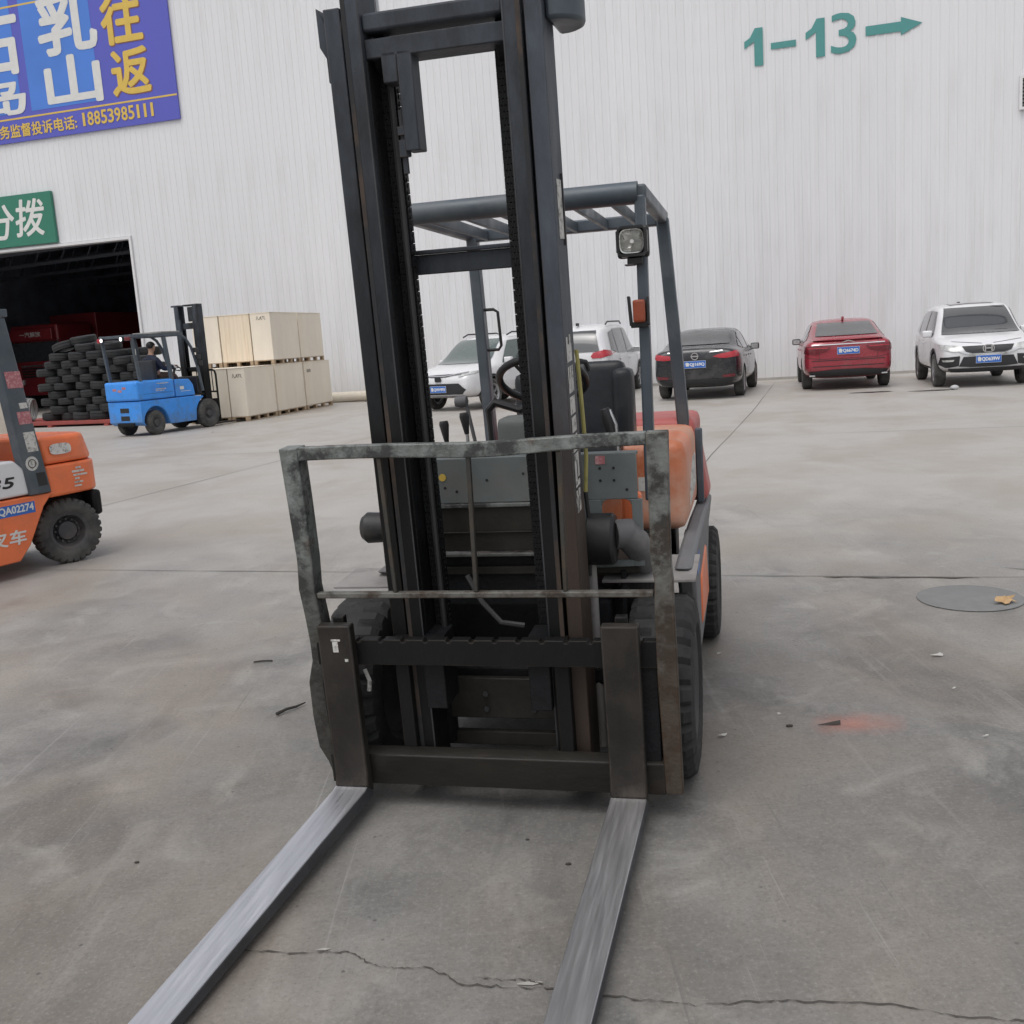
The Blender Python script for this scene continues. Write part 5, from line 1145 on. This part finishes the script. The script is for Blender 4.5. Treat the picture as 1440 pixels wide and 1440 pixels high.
def side_panel_line(tree, parent, pts, m='trim_black'):
    for d in 'RL':
        for a, c in zip(pts, pts[1:]):
            dx, dz = c[0]-a[0], c[1]-a[1]; l = sqrt(dx*dx+dz*dz); nx, nz = -dz/l*.006, dx/l*.006
            decal('panel_gap', tree, [(a[0]+nx, a[1]+nz), (c[0]+nx, c[1]+nz), (c[0]-nx, c[1]-nz), (a[0]-nx, a[1]-nz)], d, M[m], parent, .003, cuts=2)
def handles(tree, parent, pts, m):
    for (y, z) in pts:
        for d in 'RL': decal('door_handle', tree, [(y-.09, z-.012), (y+.09, z-.012), (y+.09, z+.014), (y-.09, z+.014)], d, M[m], parent, .012, cuts=1, thick=.02)

# ---------- crossover SUV generator
def suv(label, loc, rz, paint, glass, L=4.3, W=.885, H=1.60, txt='鲁Q D639W', style='xrv', rails=False):
    t = thing('parked_car', label, 'car', loc, rz, 'cars parked along the warehouse wall'); t.scale = (1.07, 1.07, 1.07)
    h = L/2; zb = .26
    st = [(-h, W*.80, .42, .92, W*.55, 1.00), (-h+.05, W*.90, .36, 1.00, W*.60, 1.10), (-h+.16, W*.965, .30, 1.02, W*.66, H-.26), (-h+.42, W*.99, zb, 1.03, W*.73, H-.07), (-h+1.0, W, zb, 1.02, W*.76, H-.01),
          (-.35, W, zb, .99, W*.77, H), (.25, W, zb, .97, W*.76, H-.02), (.55, W, zb, .96, W*.74, H-.10), (.95, W*.995, zb, .96, W*.72, 1.24), (1.22, W*.99, zb, .95, W*.70, 1.03), (h-.55, W*.975, .27, .90, W*.66, .985), (h-.22, W*.92, .29, .84, W*.60, .92), (h-.06, W*.84, .33, .74, W*.55, .80), (h, W*.74, .38, .66, W*.48, .70)]
    ya, yf = -h+.80, h-.86; R = .335
    body, tree = car_body('body', st, M[paint], t, [(ya, R), (yf, R)], .385)
    car_wheels(t, W-.115, (ya, yf), R)
    # cladding
    for d in 'RL':
        decal('sill_cladding', tree, [(ya+.42, .25), (yf-.42, .25), (yf-.42, .36), (ya+.42, .36)], d, M['trim_black'], t, .008)
        for cy in (ya, yf):
            A = [pi*k/12 for k in range(13)]; decal('arch_trim', tree, [(cy+.44*cos(a), R+.44*sin(a)) for a in A]+[(cy+.388*cos(a), R+.388*sin(a)) for a in A[::-1]], d, M['trim_black'], t, .006, cuts=1)
    # glazing
    decal('windscreen', tree, [(-W*.80, 1.02), (W*.80, 1.02), (W*.64, H-.085), (-W*.64, H-.085)], 'f', M[glass], t, .014)
    decal('rear_window', tree, [(-W*.72, 1.09), (W*.72, 1.09), (W*.58, H-.15), (-W*.58, H-.15)], 'r', M[glass], t, .014)
    zt_ = H-.11
    side_windows(tree, t, [[(-.10, 1.0), (.86, .99), (.62, 1.22), (.40, zt_-.03), (-.06, zt_)], [(-1.08, 1.02), (-.20, 1.0), (-.15, zt_), (-1.02, zt_-.02)], [(-1.58, 1.10), (-1.16, 1.04), (-1.10, zt_-.05), (-1.40, zt_-.10)]], glass)
    side_panel_line(tree, t, [(-.16, .97), (-.14, .40)]); side_panel_line(tree, t, [(.92, .95), (.98, .40)]); side_panel_line(tree, t, [(-1.02, .98), (-1.0, .75)])
    handles(tree, t, [(-.0, .86), (-.98, .87)], 'chrome_trim' if style == 'glk' else paint)
    mirrors(t, W*.93, .72, 1.04, paint)
    if rails:
        for s in (-1, 1):
            b = MB(); b.tube([(s*W*.70, -1.25, H-.02), (s*W*.71, -1.1, H+.045), (s*W*.71, .1, H+.05), (s*W*.70, .3, H-.01)], .018, 8); obj('roof_rail', b, M['trim_black'], t, .7)
    b = MB(); b.box(-.02, .02, -h+.55, -h+.75, H-.02, H+.05); obj('antenna_fin', b, M['trim_black'], t, 0, .01)
    return t, tree, h, W
# white SUV at the right edge, facing the viewer
t, tree, h, W = suv('white SUV at the far right facing the viewer, dark sunroof, plate D639W', (10.54, 23.11, 0), radians(180-15.5), 'car_white', 'glass', L=4.28, W=.89, H=1.62)
decal('grille', tree, [(-.46, .80), (.46, .80), (.40, .70), (.28, .665), (-.28, .665), (-.40, .70)], 'f', M['trim_black'], t, .010)
decal('grille_chrome', tree, [(-.52, .735), (-.30, .655), (.30, .655), (.52, .735), (.52, .70), (.31, .62), (-.31, .62), (-.52, .70)], 'f', M['chrome_trim'], t, .016)
for s in (1, -1):
    f_ = (lambda P: [(s*x, z) for x, z in P])
    decal('headlight', tree, f_([(.46, .715), (.52, .81), (.84, .85), (.80, .74), (.60, .70)]), 'f', M['lamp_glass'], t, .012)
    decal('fog_lamp_surround', tree, f_([(.50, .62), (.82, .60), (.84, .46), (.74, .40), (.52, .43)]), 'f', M['trim_black'], t, .010)
    decal('fog_lamp', tree, f_([(.60, .555), (.80, .55), (.78, .515), (.62, .52)]), 'f', M['lamp_glass'], t, .018)
decal('lower_grille', tree, [(-.44, .60), (.44, .60), (.52, .42), (.30, .40), (-.30, .40), (-.52, .42)], 'f', M['trim_black'], t, .009)
decal('bumper_lip', tree, [(-.70, .385), (.70, .385), (.66, .30), (-.66, .30)], 'f', M['trim_black'], t, .012)
b = MB(); yb = h+.022
for q in ((-.07, -.045), (.045, .07)): b.box(q[0], q[1], yb-.02, yb, .695, .795)
b.box(-.045, .045, yb-.02, yb-.001, .735, .755); obj('badge', b, M['chrome_trim'], t, 0, .004)
b = MB(); P = [(.105*math.copysign(abs(cos(2*pi*k/24))**.7, cos(2*pi*k/24)), .745+.075*math.copysign(abs(sin(2*pi*k/24))**.7, sin(2*pi*k/24))) for k in range(24)]
Q = [(x*.84, .745+(z-.745)*.84) for x, z in P]; n = 24
b.poly([(x, yb-.004, z) for x, z in P]+[(x, yb-.004, z) for x, z in Q], [(k, (k+1) % n, n+(k+1) % n, n+k) for k in range(n)]); obj('badge_ring', b, M['chrome_trim'], t, 0)
plate(t, tree, 0, h+.022, .545, '鲁QD639W', 'f')
decal('sunroof', tree, [(-.42, -.75), (.42, -.75), (.42, .22), (-.42, .22)], 'T', M['glass'], t, .006)
for s in (1, -1): decal('panel_gap', tree, [(s*.10, .845), (s*.62, .90), (s*.62, .893), (s*.10, .838)], 'f', M['trim_black'], t, .004)
# white SUV behind the mast, facing left
t, tree, h, W = suv('white SUV with dark lower grille facing left, seen between the mast rails', (-0.21, 26.25, 0), radians(180-35), 'car_white', 'glass_green', L=4.35, W=.90, H=1.62, style='hrv', rails=True)
decal('grille', tree, [(-.62, .80), (.62, .80), (.70, .855), (.60, .83), (.2, .765), (-.2, .765), (-.60, .83), (-.70, .855)], 'f', M['trim_black'], t, .012)
decal('chrome_strip', tree, [(-.72, .86), (-.2, .795), (.2, .795), (.72, .86), (.72, .84), (.2, .775), (-.2, .775), (-.72, .84)], 'f', M['chrome_trim'], t, .018)
decal('lower_grille', tree, [(-.56, .62), (.56, .62), (.72, .48), (.62, .38), (-.62, .38), (-.72, .48)], 'f', M['trim_black'], t, .010)
decal('bumper_strip', tree, [(-.62, .35), (.62, .35), (.60, .31), (-.60, .31)], 'f', M['chrome_trim'], t, .014)
for s in (1, -1): decal('headlight', tree, [(s*x, z) for x, z in [(.50, .80), (.86, .88), (.84, .82), (.56, .75)]], 'f', M['lamp_glass'], t, .012)
b = rbox(-.085, .085, h-.0, h+.03, .665, .775, .02); obj('badge', b, M['trim_black'], t, .7)
plate(t, tree, 0, h+.022, .50, '鲁QWV993', 'f')
# white SUV, rear towards the viewer, behind the seat
t, tree, h, W = suv('white SUV with red tail lights and roof rails, rear view behind the forklift seat', (2.50, 27.84, 0), radians(-20), 'car_white', 'glass', L=4.1, W=.92, H=1.72, style='glk', rails=True)
for s in (1, -1):
    decal('tail_light', tree, [(s*x, z) for x, z in [(.46, .98), (.52, 1.06), (.70, 1.10), (.93, 1.11), (.93, .98), (.70, .93), (.50, .93)]], 'r', M['redlens'], t, .012)
    decal('tail_light', tree, [(-h+.03, .96), (-h+.40, .99), (-h+.42, 1.08), (-h+.10, 1.12)], 'R' if s > 0 else 'L', M['redlens'], t, .010)
decal('bumper_cladding', tree, [(-.80, .50), (.80, .50), (.76, .36), (-.76, .36)], 'r', M['trim_black'], t, .010)

# ---------- sedan generator, rear views
def sedan(label, loc, rz, paint, glass, L=4.6, W=.905, H=1.45, fast=.0):
    t = thing('parked_car', label, 'car', loc, rz, 'cars parked along the warehouse wall'); t.scale = (1.07, 1.07, 1.07)
    h = L/2; zb = .23
    st = [(-h, W*.78, .40, .86, W*.55, .92), (-h+.05, W*.90, .34, .96, W*.62, 1.04), (-h+.16, W*.955, .28, .99, W*.66, 1.075), (-h+.42, W*.985, zb, .985, W*.68, 1.085+fast), (-h+.78, W, zb, .975, W*.69, 1.17+fast), (-h+1.22, W, zb, .965, W*.70, 1.36), (-.55, W, zb, .955, W*.715, H-.02),
          (-.05, W, zb, .95, W*.72, H), (.35, W, zb, .945, W*.70, H-.05), (.72, W, zb, .94, W*.69, 1.25), (1.12, W*.995, zb, .93, W*.68, 1.01), (h-.6, W*.97, .25, .86, W*.64, .93), (h-.22, W*.90, .28, .76, W*.58, .82), (h, W*.72, .36, .60, W*.46, .64)]
    ya, yf = -h+1.0, h-.92; R = .32
    body, tree = car_body('body', st, M[paint], t, [(ya, R), (yf, R)], .365)
    car_wheels(t, W-.11, (ya, yf), R)
    decal('windscreen', tree, [(-W*.78, 1.0), (W*.78, 1.0), (W*.62, H-.07), (-W*.62, H-.07)], 'f', M[glass], t, .014)
    decal('rear_window', tree, [(-W*.70, 1.125), (W*.70, 1.125), (W*.60, H-.08), (-W*.60, H-.08)], 'r', M[glass], t, .014)
    zt_ = H-.09
    for s_ in (1, -1):
        decal('panel_gap', tree, [(s_*.60, 1.03), (s_*.608, 1.03), (s_*.572, .66), (s_*.564, .66)], 'r', M['trim_black'], t, .004)
        decal('panel_gap', tree, [(s_*.57, .665), (s_*.57, .657), (s_*.84, .70), (s_*.84, .708)], 'r', M['trim_black'], t, .004)
    decal('panel_gap', tree, [(-.565, .664), (.565, .664), (.565, .656), (-.565, .656)], 'r', M['trim_black'], t, .004)
    side_windows(tree, t, [[(-.12, .985), (.98, .97), (.66, 1.20), (.40, zt_-.03), (-.08, zt_)], [(-1.02, 1.0), (-.22, .985), (-.18, zt_), (-.62, zt_-.01), (-.95, 1.24)], [(-1.42, 1.06), (-1.10, 1.01), (-1.02, 1.20), (-1.12, 1.18)]], 'glass')
    side_panel_line(tree, t, [(-.18, .95), (-.16, .36)]); side_panel_line(tree, t, [(1.0, .93), (1.04, .36)]); side_panel_line(tree, t, [(-1.05, .97), (-1.0, .72)])
    handles(tree, t, [(-.02, .83), (-1.0, .84)], paint)
    mirrors(t, W*.93, .80, .98, 'trim_black')
    return t, tree, h, W
t, tree, h, W = sedan('black saloon with slim red tail lights, rear view behind the guard legs', (5.05, 24.96, 0), radians(-19), 'car_black', 'glass_dusty')
for s in (1, -1):
    decal('tail_light', tree, [(s*x, z) for x, z in [(.36, .885), (.50, .93), (.90, .985), (.90, .87), (.62, .84), (.50, .85)]], 'r', M['redlens'], t, .014)
    decal('tail_light', tree, [(-h+.03, .86), (-h+.26, .90), (-h+.28, .975), (-h+.10, .985)], 'R' if s > 0 else 'L', M['redlens'], t, .010)
    decal('chrome_strip', tree, [(s*x, z) for x, z in [(.30, .965), (.56, .985), (.56, 1.005), (.30, .985)]], 'r', M['chrome_trim'], t, .012)
    decal('reflector', tree, [(s*x, z) for x, z in [(.55, .50), (.80, .52), (.80, .46), (.57, .45)]], 'r', M['redlens_dark'], t, .012)
decal('plate_recess', tree, [(-.42, .83), (.42, .83), (.32, .64), (-.32, .64)], 'r', M['trim_black'], t, .006)
decal('lower_bumper', tree, [(-.76, .43), (.76, .43), (.72, .32), (-.72, .32)], 'r', M['trim_black'], t, .010)
b = MB(); b.lathe([(0, .058), (0, .075), (-.012, .075), (-.012, .058)], 'y', (0, -h-.012, .905), 24); b.box(-.08, .08, -h-.026, -h-.012, .892, .918); obj('badge', b, M['chrome_trim'], t, .6)
plate(t, tree, 0, -h-.012, .74, '鲁QJ169Q', 'r')
t, tree, h, W = sedan('dark red saloon in the middle of the wall, rear view, plate 6674D', (8.30, 25.17, 0), radians(-14.2), 'car_red', 'glass_dusty', H=1.47, fast=.06)
for s in (1, -1):
    decal('tail_light', tree, [(s*x, z) for x, z in [(.34, .90), (.60, .935), (.90, .93), (.90, .79), (.66, .77), (.42, .83)]], 'r', M['redlens_dark'], t, .014)
    decal('tail_light', tree, [(-h+.03, .80), (-h+.28, .82), (-h+.30, .90), (-h+.08, .93)], 'R' if s > 0 else 'L', M['redlens_dark'], t, .010)
    b = rbox(s*.72-.06, s*.72+.06, -h+.10, -h+.16, .30, .33, .01); obj('exhaust_tip', b, M['chrome_trim'], t, .6)
decal('chrome_strip', tree, [(-.72, .965), (.72, .965), (.72, .945), (-.72, .945)], 'r', M['chrome_trim'], t, .014)
for s in (1, -1): decal('lamp_bar', tree, [(s*x, z) for x, z in [(.40, .895), (.86, .905), (.86, .885), (.42, .872)]], 'r', M['redlens'], t, .020)
decal('boot_lip', tree, [(-.68, 1.07), (.68, 1.07), (.70, 1.035), (-.70, 1.035)], 'r', M['car_red'], t, .03, thick=.02)
decal('bumper_line', tree, [(-.72, .635), (.72, .635), (.74, .62), (-.74, .62)], 'r', M['trim_black'], t, .004)
decal('bumper_line', tree, [(-.70, .515), (.70, .515), (.72, .50), (-.72, .50)], 'r', M['trim_black'], t, .004)
decal('lower_bumper', tree, [(-.80, .40), (-.3, .44), (.3, .44), (.80, .40), (.72, .29), (-.72, .29)], 'r', M['trim_black'], t, .010)
b = MB(); yb = -h-.016
b.prism([(-.13, .985), (0, 1.015), (.13, .985), (.13, .995), (.02, 1.03), (-.02, 1.03), (-.13, .995)], 'y', yb-.006, yb); obj('badge', b, M['chrome_trim'], t, 0)
plate(t, tree, 0, -h-.012, .82, '鲁Q6674D', 'r')
b = MB(); b.box(-.025, .025, -.85, -.65, 1.44, 1.52); obj('antenna_fin', b, M['car_red'], t, 0, .015)

# ================================================================ LITTER
def flat_bit(name, pts, loc, rz, m, label, cat, h=.012, group=None):
    b = MB(); n = len(pts)
    V = [(x, y, .002+h*random.random()) for x, y in pts]; c = (sum(p[0] for p in pts)/n, sum(p[1] for p in pts)/n, h)
    b.poly(V+[c], [(i, (i+1) % n, n) for i in range(n)])
    r = bmesh.ops.extrude_face_region(b.bm, geom=b.bm.faces[:])
    for g_ in r['geom']:
        if isinstance(g_, bmesh.types.BMVert): g_.co.z += .002
    o = obj(name, b, m, None, .4); o.location = loc; o.rotation_euler = (0, 0, rz); return tag(o, label, cat, group)
leafp = [(.08*f*cos(2*pi*k/14), .055*f*sin(2*pi*k/14)) for k, f in enumerate((1, .55, .95, .7, .9, .45, .8, .95, .5, 1.0, .75, .6, .95, .5))]
flat_bit('dry_leaf', leafp, (2.70, 5.45, .009), .4, M['leaf'], 'curled brown dry leaf lying on the manhole cover', 'leaf', .035)
b = MB(); b.tube([(-.075, -.02, .012), (-.02, .0, .016), (.03, .012, .012), (.085, .035, .012)], .006, 6, radii=[.008, .007, .006, .003]); o = obj('twig', b, M['stick'], None, .7, loc=(-1.083, 4.497, 0)); o.rotation_euler = (0, 0, .55); tag(o, 'dark bark strip on the concrete left of the left fork', 'twig')
b = MB(); b.tube([(-.05, 0, .008), (.0, .006, .008), (.05, .0, .006)], .0045, 6); o = obj('twig', b, M['stick'], None, .7, loc=(-1.393, 5.281, 0)); o.rotation_euler = (0, 0, .1); tag(o, 'short dark twig left of the bent backrest post', 'twig')
b = MB(); b.tube([(-.05, 0, .006), (.0, .008, .006), (.05, .004, .006)], .0035, 6); o = obj('twig', b, M['stick'], None, .7, loc=(-0.516, 6.519, 0)); tag(o, 'thin dark twig behind the left wheel fender', 'twig')
R4 = lambda s, e=.35: [(s*cos(2*pi*k/6)*random.uniform(.7, 1.2), s*e*sin(2*pi*k/6)*random.uniform(.7, 1.2)) for k in range(6)]
for (x, y, s, rz, m_, lb) in ((1.93, 4.52, .036, .1, 'paper', 'long white paper scrap between the orange stain and the manhole'), (.76, 3.75, .022, .2, 'paper', 'small white scrap beside the right front wheel'), (1.71, 3.58, .013, 0, 'paper', 'tiny white scrap right of the orange stain'), (1.81, 4.08, .011, .3, 'paper', 'white speck of paper above right of the orange stain'), (1.03, 3.93, .009, 0, 'paper', 'white speck left of the orange stain'), (1.18, 6.05, .016, 0, 'paper', 'white speck behind the rear wheel near the floor joint'), (.96, 4.75, .014, 0, 'paper', 'white speck by the rear orange step'), (-6.3, 21.9, .05, 0, 'paper', 'pale scrap on the ground before the crates')):
    flat_bit('paper_scrap', R4(s), (x*1.0315, y*1.0315, .001), rz, M[m_], lb, 'scrap', .012)  # placements scaled about the point below the camera, as in most numbers above
flat_bit('dark_shard', [(-.05, -.008), (.04, -.010), (.045, .016), (.03, .008)], (1.235, 3.92, .001), -.1, M['stick'], 'dark flat shard touching the orange stain', 'shard', .012)
for (x, y, s, lb) in ((1.04, 3.81, .016, 'small dark crumb left of the dark shard'), (.10, 2.86, .011, 'dark pebble between the two forks'), (-1.28, 3.05, .010, 'dark crumb on the concrete left of the left fork'), (1.25, 7.0, .03, 'dark crumb beyond the floor joint at right'), (-.02, 3.03, .008, 'dark chip nearer the carriage between the forks')):
    b = MB(); bmesh.ops.create_icosphere(b.bm, subdivisions=1, radius=1)
    for v_ in b.bm.verts: v_.co = Vector((v_.co.x*s, v_.co.y*s*.6, max(0, v_.co.z+.5)*s*.4))
    o = obj('pebble', b, M['stick'], None, .5, loc=(x*1.0315, y*1.0315, .001)); tag(o, lb, 'pebble')
b = MB(); bmesh.ops.create_icosphere(b.bm, subdivisions=2, radius=1)
for v_ in b.bm.verts: v_.co = Vector((v_.co.x*.09, v_.co.y*.07, max(0, v_.co.z+.75)*.055))
o = obj('stone', b, M['stone'], None, .9, loc=(9.232, 20.888, 0)); tag(o, 'pale stone on the ground by the front wheel of the right white SUV', 'stone')
